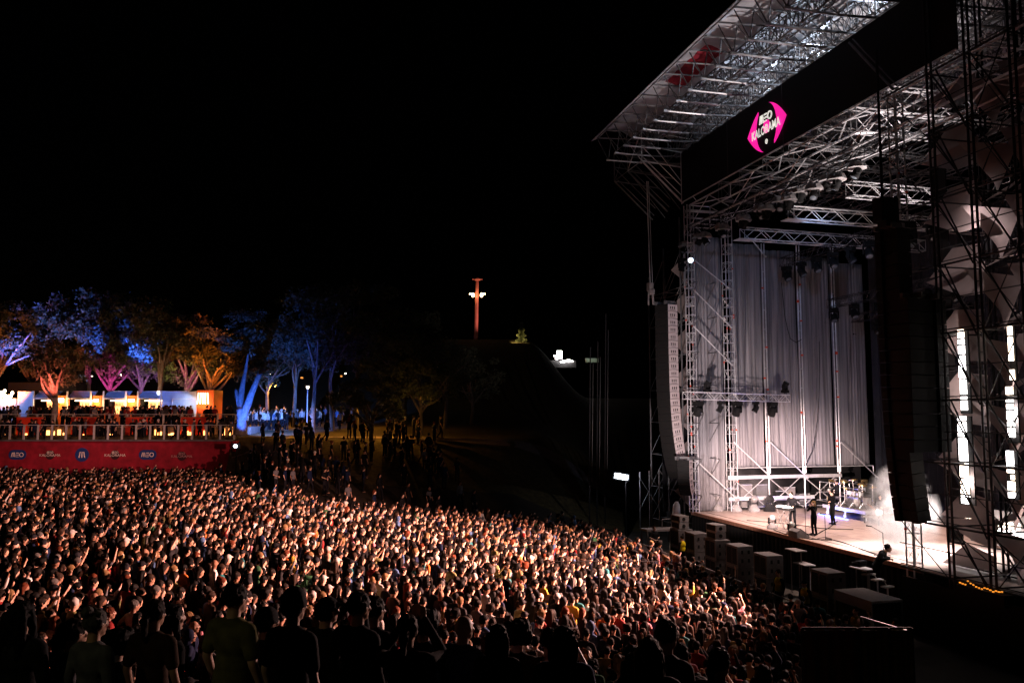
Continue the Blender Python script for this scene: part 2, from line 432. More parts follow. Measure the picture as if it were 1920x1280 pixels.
# ledgers
for z, lab, v1 in ((zb, 'upper long horizontal pipe under the hanging drapes', 4*M), (zc, 'lower long horizontal pipe behind the keyboard player', 3.2*M)):
    mb = MB(); mb.sbox(.28, .36, M-.4, v1, z-.10, z+.10)
    tag(mb.build('ledger_beam', 'alu'), lab, 'beam')
mb = MB(); mb.tube(S(.1, M-.3, zb+.55), S(.1, 5*M, zb+.55), .035, 6)
for k in range(5): mb.tube(S(.1, M*(1+k)+.01, zb), S(.1, M*(1+k)+.01, zb+.55), .03, 6)
tag(mb.build('curtain_pipe', 'alu'), 'thin pipe along the bottom hem of the raised side drapes', 'beam')

# drapes
def drape(v0, v1, z0, z1, name, label, m='drape', amp=.06, seed=0, gather=()):
    mb = MB(); nc = int((v1-v0)/.035); nr = 26
    rr = random.Random(seed); ph = [rr.uniform(0, 6) for _ in range(5)]
    vs = []
    for j in range(nr+1):
        fz = j/nr; z = z0+(z1-z0)*fz
        for i in range(nc+1):
            v = v0+(v1-v0)*i/nc
            hh = (1-fz)
            a = amp*(.35+.65*abs(math.sin(v*1.7+ph[0])))*(.55+.45*hh)
            d = a*(.6+.4*math.sin(v*5.3+ph[4]))*math.sin(v*2*PI/.24 + 2.0*math.sin(v*2.3+ph[1]) + .25*math.sin(z*.6+ph[2])) + .05*math.sin(v*2.1+z*.18+ph[3])
            d += .03*noise.noise(V((v*2, z*.35, seed)))
            for (gv, gw) in gather:
                d -= .16*math.exp(-((v-gv-.08*math.sin(z*.5))/gw)**2)
            vs.append(S(-.22+d, v, z))
    w_ = nc+1
    mb.add(vs, [(j*w_+i, j*w_+i+1, (j+1)*w_+i+1, (j+1)*w_+i) for j in range(nr) for i in range(nc)])
    o = mb.build(name, m, smooth=True); md = o.modifiers.new('Solidify', 'SOLIDIFY'); md.thickness = .012
    return tag(o, label, 'curtain', 'grey drapes on the side wall')
ztop = 18.3
zh = zb+.6
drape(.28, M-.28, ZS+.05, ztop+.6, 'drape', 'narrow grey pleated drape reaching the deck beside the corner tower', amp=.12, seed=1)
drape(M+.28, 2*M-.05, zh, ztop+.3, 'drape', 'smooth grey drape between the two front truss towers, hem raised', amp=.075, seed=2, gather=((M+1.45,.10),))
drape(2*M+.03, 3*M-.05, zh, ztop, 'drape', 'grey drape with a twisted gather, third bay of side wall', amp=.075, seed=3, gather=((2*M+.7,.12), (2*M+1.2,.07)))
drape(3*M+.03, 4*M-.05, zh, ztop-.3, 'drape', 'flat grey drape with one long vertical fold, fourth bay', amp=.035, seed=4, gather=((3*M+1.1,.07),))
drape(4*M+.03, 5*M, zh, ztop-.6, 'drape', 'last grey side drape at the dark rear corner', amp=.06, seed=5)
# outside scrim behind the side wall (backstage)
mb = MB(); mb.sbox(-3.3, -3.25, -.5, 14, ZS-.3, 9); tag(mb.build('black_screen', 'black_cloth'), 'black backing cloth behind the open bays under the drapes', 'screen')
# rear drape
mb = MB(); nc = 300; nr = 4; vs = []
for j in range(nr+1):
    for i in range(nc+1):
        t = -.2+(T1+6)*i/nc; vs.append(S(t, 12.9+.10*math.sin(t*11)+.06*math.sin(t*4.3), ZS+.02+(ztop+1-ZS)*j/nr))
mb.add(vs, [(j*(nc+1)+i, j*(nc+1)+i+1, (j+1)*(nc+1)+i+1, (j+1)*(nc+1)+i) for j in range(nr) for i in range(nc)])
o = mb.build('rear_drape', 'drape_dark', smooth=True); tag(o, 'dark blue-grey drape closing the rear of the stage', 'curtain')

# ------------------------------------------------------------------ header, main truss, roof
hd = empty('header_banner', S(T3/2, -.4, H1), 'wide black cloth header above the stage opening carrying the pink sign', 'banner')
mb = MB(); mb.sbox(0, T3, -.42, -.36, H1+.12, H2); mb.build('banner_cloth', 'black_cloth', hd)
mb = MB(); mb.tube(S(0, -.45, H1+.1), S(T3, -.45, H1+.1), .04, 6); mb.tube(S(0, -.45, H1), S(0, -.45, H2), .03, 6)
mb.build('frame', 'alu', hd)
# big box truss under the header
mb = MB(); truss(mb, S(.0, .75, H1-.72), S(T1+7, .75, H1-.72), 1.4, 1.35, 2.47, .05, .032)
tag(mb.build('main_truss', 'alu'), 'deep pale box truss running directly under the black header', 'truss')
mb = MB(); mb.tube(S(-.1, 0, H1-.35), S(-.1, 2.6, H1-.35), .09, 8); mb.tube(S(-.1, 0, H1-.8), S(-.1, 2.6, H1-.8), .05, 8); mb.tube(S(-.1, 0.1, H1-1.1), S(-.1, 2.0, H1-1.15), .04, 8)
mb.tube(S(0, .3, H1-1.2), S(0, 1.4, H1-2.2), .04, 6)
tag(mb.build('end_beam', 'alu'), 'stack of horizontal pipes capping the far end of the main truss', 'beam')
# interior roof trusses (depth direction)
for k in range(9):
    t = 1.2+k*M; mb = MB()
    truss(mb, S(t, 1.5, H1+.6), S(t, 13, H1+.6), .4, 1.1, 1.2, .035, .02)
    tag(mb.build('roof_truss', 'alu' if k > 4 else 'alu_dark'), 'pale roof truss running to the rear behind the header, %s from the far side' % ORD[k], 'truss', 'roof trusses over the stage')  # far trusses take the darker metal, shade put into the colour
for k, v in enumerate((4, 7, 10)):
    mb = MB(); truss(mb, S(0, v, H1+.1), S(T1+7, v, H1+.1), .5, .6, 1.0, .035, .02)
    tag(mb.build('roof_purlin', 'alu_dark'), 'long cross truss over the stage, %s behind the header' % ORD[k], 'truss', 'cross trusses over the stage')  # dark metal here stands for shade under the roof
# arched roof
VE = -5.2; TE0 = -2.0; TE1 = T1+8
_e = [P(x_, y_, v=VE) for x_, y_ in ((1115, 266), (1180, 203), (1247, 140), (1310, 78), (1356, 36), (1388, 4))]
_c = np.polyfit([TV(q.x, q.y)[0] for q in _e], [q.z for q in _e], 1)
_s0, _t0 = float(_c[0]), TV(_e[0].x, _e[0].y)[0]
def roofz(t, v):
    q = t-_t0; L = 12.5           # straight rise along the photographed part, easing to a crown beyond it
    a = _s0*q if q < L else _s0*L + _s0*4*(1-math.exp(-(q-L)/4))
    if q > L+9: a -= .018*(q-L-9)**2
    return float(np.polyval(_c, _t0)) + a + .05*(v-VE)
zt0 = P(1115, 266, v=VE); ROFF = 0
def rz_(t, v): return roofz(t, v) + ROFF
tip_t = TV(zt0.x, zt0.y)[0]
ROFF = zt0.z - roofz(tip_t, VE); TE0 = tip_t
wid = 2.6; nb = 7
roof = empty('stage_roof', S(8, 2, 20), 'huge arched stage roof of pale cloth barrels on dark lattice, one red strip', 'roof')
for b in range(nb):
    v0 = VE+b*wid; mb = MB(); nt, nv = 60, 8; vs = []
    for i in range(nt+1):
        t = TE0+(TE1-TE0)*i/nt
        for j in range(nv+1):
            v = v0+.06+(wid-.12)*j/nv
            vs.append(S(t, v, rz_(t, v)+.25+.55*math.sin(PI*j/nv)+.05*math.sin(t*5)))
    mb.add(vs, [(i*(nv+1)+j, i*(nv+1)+j+1, (i+1)*(nv+1)+j+1, (i+1)*(nv+1)+j) for i in range(nt) for j in range(nv)])
    if b == 0:
        for f in range(len(mb.m)):
            i, j = divmod(f, nv); t = TE0+(TE1-TE0)*i/nt
            if j in (4, 5, 6) and 5.2 < t < 9.8: mb.m[f] = 1
    ob = mb.build('roof_cloth', ['roof_cloth', 'pink_cloth'], roof, smooth=True)
# eave strip
mb = MB(); nt = 40
for i in range(nt):
    t0 = TE0+(TE1-TE0)*i/nt; t1 = TE0+(TE1-TE0)*(i+1)/nt
    mb.slab([S(t0, VE-.25, rz_(t0, VE)-.02), S(t1-.03, VE-.25, rz_(t1, VE)-.02), S(t1-.03, VE+.22, rz_(t1, VE)+.22), S(t0, VE+.22, rz_(t0, VE)+.22)], (0,0,.05))
mb.build('eave', 'roof_cloth', roof)
# longitudinal lattice: two-chord trusses following the arch
nt = 20
def tk(i, n): return TE0+.4+(TE1-TE0-.4)*i/n
for b in range(nb+1):
    v = VE+b*wid; mb = MB(); n_ = 34
    hgt = .0 if b == 0 else 1.1
    for i in range(n_):
        ta, tb = tk(i, n_), tk(i+1, n_)
        for dv in ((-.18, .18) if b else (0,)):
            pa, pb = S(ta, v+dv, rz_(ta, v)+.1), S(tb, v+dv, rz_(tb, v)+.1)
            mb.tube(pa, pb, .045, 5, cap=False)
            if hgt:
                qa, qb = pa-V((0,0,hgt)), pb-V((0,0,hgt)); mb.tube(qa, qb, .045, 5, cap=False)
                mb.tube(pa, qb, .025, 4, cap=False); mb.tube(qa, pb, .025, 4, cap=False); mb.tube(pa, qa, .025, 4, cap=False)
        if hgt:
            for zz in (0, -hgt): mb.tube(S(ta, v-.18, rz_(ta, v)+.1+zz), S(tb, v+.18, rz_(tb, v)+.1+zz), .02, 4, cap=False)
    mb.build('lattice_beam', 'alu_dark', roof)  # silhouette against the lit cloth painted as dark metal
# transverse trusses with a triangular nose hanging at the eave
for i in range(nt+1):
    t = tk(i, nt); mb = MB()
    zE = rz_(t, VE)
    N = S(t, VE+.75, zE-1.25); m_ = .045
    mb.tube(S(t-.12, VE+.1, zE+.05), N, .03, 5); mb.tube(S(t+.12, VE+.9, rz_(t, VE+.9)), N, .03, 5)
    mb.tube(S(t, VE+3.0, N.z), S(t, 12, rz_(t, 12)-1.3), .05, 6)
    mb.tube(S(t, VE, zE+.1), S(t, 12, rz_(t, 12)+.1), .045, 5)
    vv = VE+.9; up = True
    while vv < 11:
        a_, b_ = (vv, vv+1.3)
        f_ = lambda q: (N.z + (rz_(t, 12)-1.3-N.z)*(q-VE-.75)/(12-VE-.75))
        if up: mb.tube(S(t, a_, rz_(t, a_)+.1), S(t, b_, f_(b_)), .024, 4, cap=False)
        else: mb.tube(S(t, a_, f_(a_)), S(t, b_, rz_(t, b_)+.1), .024, 4, cap=False)
        mb.tube(S(t, b_, rz_(t, b_)+.1), S(t, b_, f_(b_)), .02, 4, cap=False)
        vv += 1.3; up = not up
    mb.build('rib_truss', 'alu_dark', roof)  # ribs darker than their noses, shade set by the material
    mb = MB(); mb.tube(N, S(t, VE+3.0, N.z), .05, 6); mb.box(N, (.25,.12,.10), A); mb.build('rib_nose', 'alu', roof)
# curved hoops under the cloth
mb = MB()
for i in range(0, 24):
    t = TE0+1+i*1.15
    for b in range(1, 4):
        v0 = VE+b*wid; pr = None
        for j in range(9):
            p = S(t, v0+wid*j/8, rz_(t, v0+wid*j/8)+.18+.5*math.sin(PI*j/8))
            if pr is not None and i % 2 == 0: mb.tube(pr, p, .035, 4, cap=False)
            pr = p
mb.build('hoop', 'alu_dark', roof)

# roof brackets at the far end: three cantilever frames, fading away
brz = [P(1205, 307, t=-.1), P(1185, 324, t=-1.9), P(1163, 340, t=-3.8)]
labs = ['bright cantilever bracket at the header corner, nearest the banner', 'middle cantilever bracket under the far roof end', 'faintest cantilever bracket farthest out under the roof']
for k, (t, lab) in enumerate(zip((-.1, -2.3, -4.6), labs)):
    base = S(t, -.3, H1+.1)
    A0 = S(t, -3.0, H1+2.55) ; 
    mb = MB()
    mb.tube(A0, base, .055, 6); mb.tube(A0+V((.05,0,.25)), base+V((.1,0,.3)), .03, 6)
    mb.tube(A0, S(t, .2, H1+2.3), .045, 6); mb.tube(A0+V((0,0,.9)), S(t, -.1, H1+.9), .03, 5)
    mb.tube(A0, A0+V((0,0,1.9)), .04, 6); mb.tube(A0+V((0,0,1.9)), S(t, 1, H1+4.1), .035, 6); mb.tube(A0+V((0,0,.95)), S(t, .6, H1+3.2), .03, 6)
    mb.tube(A0+V((0,0,1.9)), S(t, .6, H1+.3), .022, 5)
    if k < 2:
        B0 = S(t-2.25, -3.0, H1+2.55); mb.tube(A0, B0, .03, 5); mb.tube(A0+V((0,0,1.9)), B0+V((0,0,1.9)), .03, 5)
        mb.tube(A0+V((0,0,1.9)), B0, .022, 5); mb.tube(A0, B0+V((0,0,1.9)), .022, 5)
    tag(mb.build('roof_bracket', 'alu' if k == 0 else 'alu_dark'), lab, 'bracket', 'cantilever brackets under the far roof end')  # outer brackets get the darker metal, so the fading light is painted
# header cable and prop
for k, px in enumerate((1363, 1468)):
    mb = MB(); t = t_at(px, -.5, 250); mb.tube(S(t, -.5, H2), S(t, -.5, H1-.8), .012, 5)
    tag(mb.build('cable', 'alu_dark'), ('thin cable hanging in front of the header left of the pink sign', 'thin cable hanging in front of the header under the pink sign')[k], 'cable')
mb = MB(); a_ = P(1592, 80, v=-.9); b_ = P(1675, 168, v=-.6); mb.tube(a_, b_, .05, 6); mb.tube(a_+V((.15,0,.15)), b_+V((.15,0,.15)), .03, 6)
tag(mb.build('header_prop', 'alu_dark'), 'slanted dark prop crossing the black header towards the near corner', 'brace')

# ------------------------------------------------------------------ logo helpers: 2-D pieces mapped by fn(x, y) -> point, with extrusion vector
def ring(cx, cy, rx, ry, w, n=28):
    out = [(cx+rx*math.cos(2*PI*i/n), cy+ry*math.sin(2*PI*i/n)) for i in range(n)]
    inn = [(cx+(rx-w)*math.cos(2*PI*i/n), cy+(ry-w)*math.sin(2*PI*i/n)) for i in range(n)]
    return out, inn
def put_poly(mb, fn, pts, ex): mb.slab([fn(*p) for p in pts], ex)
def put_ring(mb, fn, r, ex):
    o, i_ = r; n = len(o)
    for k in range(n): put_poly(mb, fn, [o[k], o[(k+1) % n], i_[(k+1) % n], i_[k]], ex)
def meo(mb, fn, cx, cy, h, ex, asp=1.0):
    s = h
    def q(pts): put_poly(mb, fn, [(cx+x*s*asp, cy+y*s) for x, y in pts], ex)
    w = .14
    q([(-1.42,-.5), (-1.42+w,-.5), (-1.22+w,.5), (-1.22,.5)])
    q([(-1.02,-.5), (-1.02+w,-.5), (-.98+w,.5), (-.98,.5)])
    q([(-.62,-.5), (-.62+w,-.5), (-.74+w,.5), (-.74,.5)])
    for y in (-.5, -.09, .32): q([(-.32,y), (.28,y), (.28,y+.15), (-.32,y+.15)])
    put_ring(mb, fn, ([(cx+(.92+.5*math.cos(a))*s*asp, cy+.5*math.sin(a)*s) for a in [2*PI*i/24 for i in range(24)]],
                      [(cx+(.92+.36*math.cos(a))*s*asp, cy+.36*math.sin(a)*s) for a in [2*PI*i/24 for i in range(24)]]), ex)
def text_pts(s, size, bold=.02):
    cu = bpy.data.curves.new('t', 'FONT'); cu.body = s; cu.size = size; cu.align_x = 'CENTER'; cu.align_y = 'CENTER'; cu.offset = bold; cu.resolution_u = 3
    ob = bpy.data.objects.new('t', cu); col.objects.link(ob); dg = bpy.context.evaluated_depsgraph_get()
    me = bpy.data.meshes.new_from_object(ob.evaluated_get(dg)); bpy.data.objects.remove(ob)
    vs = [(v.co.x, v.co.y) for v in me.vertices]; fs = [tuple(p.vertices) for p in me.polygons]; bpy.data.meshes.remove(me)
    return vs, fs
def put_text(mb, fn, s, cx, cy, size, ex, sx=1, bold=.02):
    vs, fs = text_pts(s, size, bold); ex = V(ex)
    mb.add([fn(cx+x*sx, cy+y)+ex for x, y in vs], fs)

# header sign: a lens shape; plane coordinates (t, z) on v = -.5
c = P(1437, 239, v=-.5); ct, _ = TV(c.x, c.y); cz = c.z
sign = empty('lit_sign', S(ct, -.5, cz-1.2), 'glowing magenta eye shaped sign with white lettering on the black header', 'sign')
fn = lambda x, y: S(ct-(-x), -.5, cz+y)           # x grows with t (towards the near side)
L_ = P(1400, 262, v=-.5); R_ = P(1472, 214, v=-.5)
hw = (TV(R_.x, R_.y)[0]-TV(L_.x, L_.y)[0])/2; hh = 1.22
exs = (S(0,-.02,0)-S(0,0,0))
N = 26
def lens(x):    # upper profile of the eye
    return hh*(1-(abs(x)/hw)**1.9)
ew, eh = hw*.53, hh*1.02
up = []; 
left = []; right = []
for sgn, name in ((-1, 'l'), (1, 'r')):
    mb = MB()
    xs_ = [sgn*(ew*0.30+(hw-ew*0.30)*i/N) for i in range(N+1)]
    for i in range(N):
        xa, xb = xs_[i], xs_[i+1]
        ia = eh*math.sqrt(max(0, 1-(xa/ew)**2)); ib = eh*math.sqrt(max(0, 1-(xb/ew)**2))
        for s_ in (1, -1):
            ya, yb = lens(xa), lens(xb)
            # one side of each crescent is open, as on the photographed emblem
            if s_*sgn < 0 and abs(xa) < ew*.7: continue
            if ia < ya or ib < yb:
                ia_, ib_ = min(ia, ya), min(ib, yb)
                mb.slab([fn(xa, s_*ia_), fn(xb, s_*ib_), fn(xb, s_*yb), fn(xa, s_*ya)], exs)
    mb.build('crescent', 'magenta', sign)
mb = MB(); mb.slab([fn(.30*math.cos(a)+.02, .34*math.sin(a)+.05) for a in [2*PI*i/20 for i in range(20)]], exs)
mb.build('pupil', 'magenta', sign)
mb = MB(); ex2 = exs*2
meo(mb, fn, -.02, .52, .42, ex2*1.2, .95)
mb.build('small_lettering', 'sign_white', sign); mb = MB()
put_text(mb, fn, 'KALORAMA', 0, -.12, .60, ex2*1.6, .80, .022)
mb.slab([fn(.0+.10*math.cos(a), -.72+.13*math.sin(a)) for a in [2*PI*i/8+.3 for i in range(7)]], ex2)
mb.build('lettering', 'sign_white', sign)

# ================================================================== LIGHTING FIXTURES
def mh_proto():
    """moving head hanging from z=0 downwards, about 0.75 m tall"""
    e = empty('moving_head_light', (0,0,0), 'x', 'stage light')
    mb = MB(); mb.box((0,0,-.10), (.40,.34,.18)); mb.box((0,0,-.01), (.16,.10,.06)); mb.tube((-.12,0,.0), (-.12,0,.10), .02, 6); mb.tube((.12,0,.0), (.12,0,.10), .02, 6)
    mb.build('base', 'black', e)
    mb = MB(); mb.box((-.22,0,-.36), (.05,.14,.38)); mb.box((.22,0,-.36), (.05,.14,.38)); mb.box((0,0,-.21), (.48,.14,.05))
    mb.build('yoke', 'black', e)
    mb = MB(); ax = (V((1,0,0)), V((0,.85,.52)), V((0,-.52,.85)))
    mb.lathe((0,0,-.46), [(.10,.20),(.15,.17),(.165,.02),(.16,-.08),(.185,-.12),(.185,-.24),(.15,-.25)], 14, ax)
    h = mb.build('head', 'black', e, smooth=True)
    mb = MB(); mb.lathe(V((0,0,-.46))-ax[2]*.245, [(.15,0),(.12,-.015),(.05,-.025)], 14, ax); mb.build('lens', 'glass', h, smooth=True)
    return e
def cover_proto():
    """light with a clear rain cover dome on top"""
    e = mh_proto(); e.name = 'covered_moving_head'
    mb = MB(); mb.lathe((0,0,-.20), [(.42,-.10),(.38,.0),(.33,.12),(.20,.20),(.05,.22)], 9); 
    for k in range(len(mb.v)):
        x, y, z = mb.v[k]; q = .05*math.sin(x*40+y*23); mb.v[k] = (x*(1+q), y*(1-q), z+q*.6)
    mb.build('rain_cover', 'cover', e)
    return e
MH = mh_proto(); MHC = cover_proto(); used = {'a': False, 'b': False}
def place_light(p, cover, label, group, rz=None, sc_=1.0, up=False):
    src, key = (MHC, 'b') if cover else (MH, 'a')
    if not used[key]: o = src; used[key] = True
    else: o = copy_tree(src)
    o.location = p; o.rotation_euler = (PI if up else 0, 0, rz if rz is not None else random.uniform(0, 6)); o.scale = (sc_,)*3
    tag(o, label, 'stage light', group); return o
# front lighting truss with covered heads, zig-zag between two heights
mb = MB(); zf = z_at(1300, 440, .2)
truss(mb, S(-.3, .1, zf+.25), S(T1, .1, zf+.25), .5, .5, .8, .028, .016); tag(mb.build('lighting_truss', 'steel_black'), 'dark front lighting truss carrying plastic covered lamps', 'truss')
pxs = [1290, 1303, 1328, 1346, 1362, 1385, 1402, 1420, 1446, 1455, 1488, 1494, 1536, 1545, 1580, 1600]
for k, px in enumerate(pxs):
    t = t_at(px, .1, 400)
    place_light(S(t, .1+(.25 if k % 2 else -.25), zf-(0 if k % 2 else .35)), True, 'plastic covered stage light on the front truss, %s from the far tower' % ORD[k], 'covered lights on the front truss', sc_=1.05)
# lit moving head at the far corner
used['a'] = True
o = place_light(S(-.35, -.3, z_at(1295, 478, -.3)), False, 'stage light with a glowing white lens beside the far corner tower', 'stage lights', rz=A, sc_=1.1)
mb = MB(); mb.ell((0,0,0), (.13,.13,.13), 10, 6); q = mb.build('lit_lens', 'led_cool', None, origin=(0,0,0)); q.parent = o; p = P(1295, 488, v=-.75)-V(o.location)
q.location = Matrix.Rotation(-A, 3, 'Z') @ p / 1.1
used['a'] = False
# upstage rows
def row(v, z, t0, t1, n, lab, grp):
    mb = MB(); truss(mb, S(t0-.4, v, z+.3), S(t1+.4, v, z+.3), .5, .5, .7, .026, .016)
    for k in range(int((t1-t0)/.5)): mb.tube(S(t0+k*.5, v-.3, z+.1), S(t0+k*.5+.3, v-.25, z+.65), .02, 4)
    tag(mb.build('lighting_truss', 'steel_black'), 'dark upstage lighting truss, %s row of stage lights' % lab, 'truss')
    for k in range(n):
        t = t0+(t1-t0)*k/(n-1)
        place_light(S(t, v, z), False, 'black moving head on the %s upstage row, %s from the far wall' % (lab, ORD[k]), grp, rz=A+PI+random.uniform(-.5,.5), sc_=1.25)
row(2.45*M, z_at(1480, 498, 2.45*M), t_at(1475, 2.45*M, 500), 13, 9, 'front', 'moving heads on the front upstage row')
row(4*M, z_at(1575, 575, 4*M), t_at(1563, 4*M, 575), 10, 6, 'middle', 'moving heads on the middle upstage row')
row(4.7*M, z_at(1600, 606, 4.7*M), t_at(1596, 4.7*M, 606), 9, 5, 'rear', 'moving heads on the rear upstage row')
# depth trusses hanging over the stage
for k, (px, py, ex, n_) in enumerate(((1398, 447, 5*M, 'first'), (1490, 410, 5*M, 'second'), (1600, 366, 5*M, 'third'))):
    z = z_at(px, py, .8)+.25; t = t_at(px, .8, py); mb = MB()
    truss(mb, S(t, .6, z), S(t, ex, z-.1), .5, .62, .75, .034, .018)
    if k < 2: mb.slab([S(t-.3, .2, z-.36), S(t+.35, .2, z-.36), S(t+.35, 1.5, z-.36), S(t-.3, 1.2, z-.36)], (0,0,.03))
    tag(mb.build('hanging_truss', 'alu' if k < 2 else 'alu_dark'), 'pale hanging truss running to the rear over the stage, %s from the side wall' % n_, 'truss', 'hanging trusses over the stage')  # third truss darkened by material to stand for less light
# side truss on the wall with five lights below and two on top
tz = .9
a_ = P(1283, 741, t=tz); b_ = P(1478, 747, t=tz); mb = MB(); va = TV(a_.x, a_.y)[1]; vb = TV(b_.x, b_.y)[1]
zt_ = (a_.z+b_.z)/2
truss(mb, S(tz, va, a_.z), S(tz, vb, b_.z), .42, .42, .42, .028, .014); tag(mb.build('side_truss', 'alu'), 'short pale box truss hanging level across the grey side drapes', 'truss')
for k, px in enumerate((1309, 1350, 1382, 1417, 1448)):
    p = P(px, 755, t=tz); v = TV(p.x, p.y)[1]; place_light(S(tz, v, zt_-.25), False, 'black stage light under the side wall truss, %s from the corner tower' % ORD[k], 'lights under the side truss', rz=A+(.3, 1.2, .2, 1.4, .1)[k], sc_=(1.25, .95, 1.25, .95, 1.25)[k])
for k, px in enumerate((1326, 1472)):
    p = P(px, 730, t=tz); v = TV(p.x, p.y)[1]
    o = place_light(S(tz, v, zt_+.25), False, ('stage light standing on the side truss near the corner tower', 'stage light standing on the rear end of the side truss')[k], 'lights on top of the side truss', rz=A+.5, up=True)
# loose cables
def cable(pts, lab, r=.018, m='black', grp=None):
    mb = MB(); mb.path(pts, [r]*len(pts), 5); return tag(mb.build('cable', m), lab, 'cable', grp)
cable([S(-.5, -.2, z_at(1287, 455+i*15, -.2)) + V((.05*math.sin(i*.8), 0, 0)) + (V((.25,0,0))*(i/8)**2) for i in range(9)], 'pale loose cable hanging down the outside of the corner tower', .03, 'alu')
for k, pl in enumerate((((1465,530),(1468,560),(1471,590),(1476,615),(1482,635),(1493,642),(1503,636)), ((1551,555),(1550,575),(1549,595),(1546,607)),
        ((1536,640),(1537,700),(1535,760),(1530,810),(1523,845),(1510,872)), ((1594,605),(1593,680),(1592,750),(1600,820),(1604,870)))):
    cable([P(x, y, t=.35) for x, y in pl], ('loose cable swinging across the third side drape', 'short loose cable hanging by the upstage lights', 'long cable curving down the fourth drape', 'long pale cable down the last side drape')[k], .022, 'black' if k in (0, 2) else 'alu_dark')

# ================================================================== SPEAKERS
def line_array(cen, n, label, face, grp=None, grille=True, w=1.25, h=.42, d=.65, bend=.30, name='line_array', cname='cabinet', down=0):
    """hang of n cabinets; cen = top front centre, face = rz of the front direction (+y local)"""
    e = empty(name, V(cen), label, 'speaker', grp, face)
    z = 0; y = 0; ang = 0
    for k in range(n):
        f = k/(n-1); ang = bend*f**3.2
        ax = (V((1,0,0)), V((0, math.cos(ang), -math.sin(ang))), V((0, math.sin(ang), math.cos(ang))))
        c = V((0, y, z)) - ax[2]*(h/2)
        mb = MB(); 
        for sx in (-1, 1): mb.box(c+ax[0]*(sx*w*.36)+ax[1]*(-d/2), (w*.26, d, h*.93), ax=ax)
        mb.box(c+ax[1]*(-d/2-.06), (w*.52, d-.12, h*.93), ax=ax)
        if sum(1 for q in e.children) == 0 or True:
            mb.mi = 0
        # grille slots
        mb.mi = 1
        if grille:
            mb.box(c+ax[1]*.006, (w*1.0, .014, h*.98), ax=ax)
            for sx in (-1, 1):
                for yy in (-.30, -.50, -.70): mb.box(c+ax[0]*(sx*w*.4905)+ax[1]*(d*yy), (.012, d*.09, h*.36), ax=ax)
                mb.box(c+ax[0]*(sx*w*.4905)+ax[1]*(-d*.5)+ax[2]*(-h*.33), (.012, d*.55, h*.05), ax=ax)
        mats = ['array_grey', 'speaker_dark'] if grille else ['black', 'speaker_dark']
        o = mb.build(cname, mats, None, origin=(0,0,0)); o.parent = e
        z -= h*math.cos(ang); y -= h*math.sin(ang)
    mb = MB(); mb.box((0,-.35,.12), (w*.9,.12,.14)); mb.box((-.4,-.3,.1), (.1,.9,.2)); mb.box((.4,-.3,.1), (.1,.9,.2))
    o = mb.build('rigging_frame', 'alu_dark', None, origin=(0,0,0)); o.parent = e
    return e
# far array: faces the audience (towards -v, slightly to the camera)
ftop = P(1240, 571, v=-1.6); fbot = P(1262, 868, v=-1.6)
nA = 24; hA = (ftop.z-P(1270, 906, v=-1.6).z)/nA
fface = A + PI/2 + .10 + .25     # local +y -> -v direction rotated a little
line_array(ftop, nA, 'far hanging column of grey speakers beside the corner tower', fface, h=hA, w=1.1, d=.8, bend=.36)
line_array(P(1281, 862, v=-1.0), 6, 'short column of small speakers under the far array', fface+.35, h=hA*.8, w=.75, d=.5, bend=.5)
# chain hoist and ropes above it
mb = MB(); b = P(1219, 535, v=-2.1); 
mb.tube(b, P(1213, 340, v=-2.1), .04, 5); mb.tube(b+V((.15,0,0)), P(1216, 340, v=-2.1), .02, 5)
tag(mb.build('hoist_chain', 'rail'), 'long pale hoist chain above the far hanging speakers', 'chain')
mb = MB(); mb.box(b+V((0,0,-.1)), (.3,.3,.5), .4); mb.lathe(b+V((.1,0,-.55)), [(.17,0),(.2,.25),(.12,.4)], 8); mb.tube(b+V((-.1,0,-.3)), b+V((-.12,0,-1.2)), .05, 6); mb.tube(b+V((.12,0,-.3)), b+V((.18,0,-1.2)), .07, 6)
tag(mb.build('chain_hoist', 'speaker'), 'chain hoist hanging right above the far speaker array', 'hoist')
# near arrays: seen from behind/side as black silhouettes
ntop = P(1672, 432, v=-1.8); nbot = P(1697, 985, v=-1.8)
hN = (ntop.z-P(1697, 992, v=-1.8).z)/24
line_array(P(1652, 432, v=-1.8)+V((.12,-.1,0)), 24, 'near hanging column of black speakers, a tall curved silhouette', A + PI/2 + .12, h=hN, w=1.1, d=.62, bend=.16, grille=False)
mb = MB(); q = P(1655, 385, v=-1.8); mb.box(q+V((.1,0,-.2)), (.75,.5,.9), A); mb.tube(q, q+V((0,0,6)), .05, 6); mb.box(q+V((.5,0,-.75)), (1.3,.5,.25), A)
tag(mb.build('chain_hoist', 'black'), 'black hoist motor over the near speaker column', 'hoist')
sl, sr = P(1702, 566, v=-1.2), P(1777, 566, v=-1.2); zb_ = P(1777, 850, v=-1.2).z
nn = 12; hS = (sl.z-zb_)/nn
cc = (sl+sr)/2
line_array(V((cc.x, cc.y, sl.z)), nn, 'straight black side column of speakers beside the near array', A + PI + .15, h=hS, w=(sr-sl).length*.98, d=.8, bend=.02, grille=False)

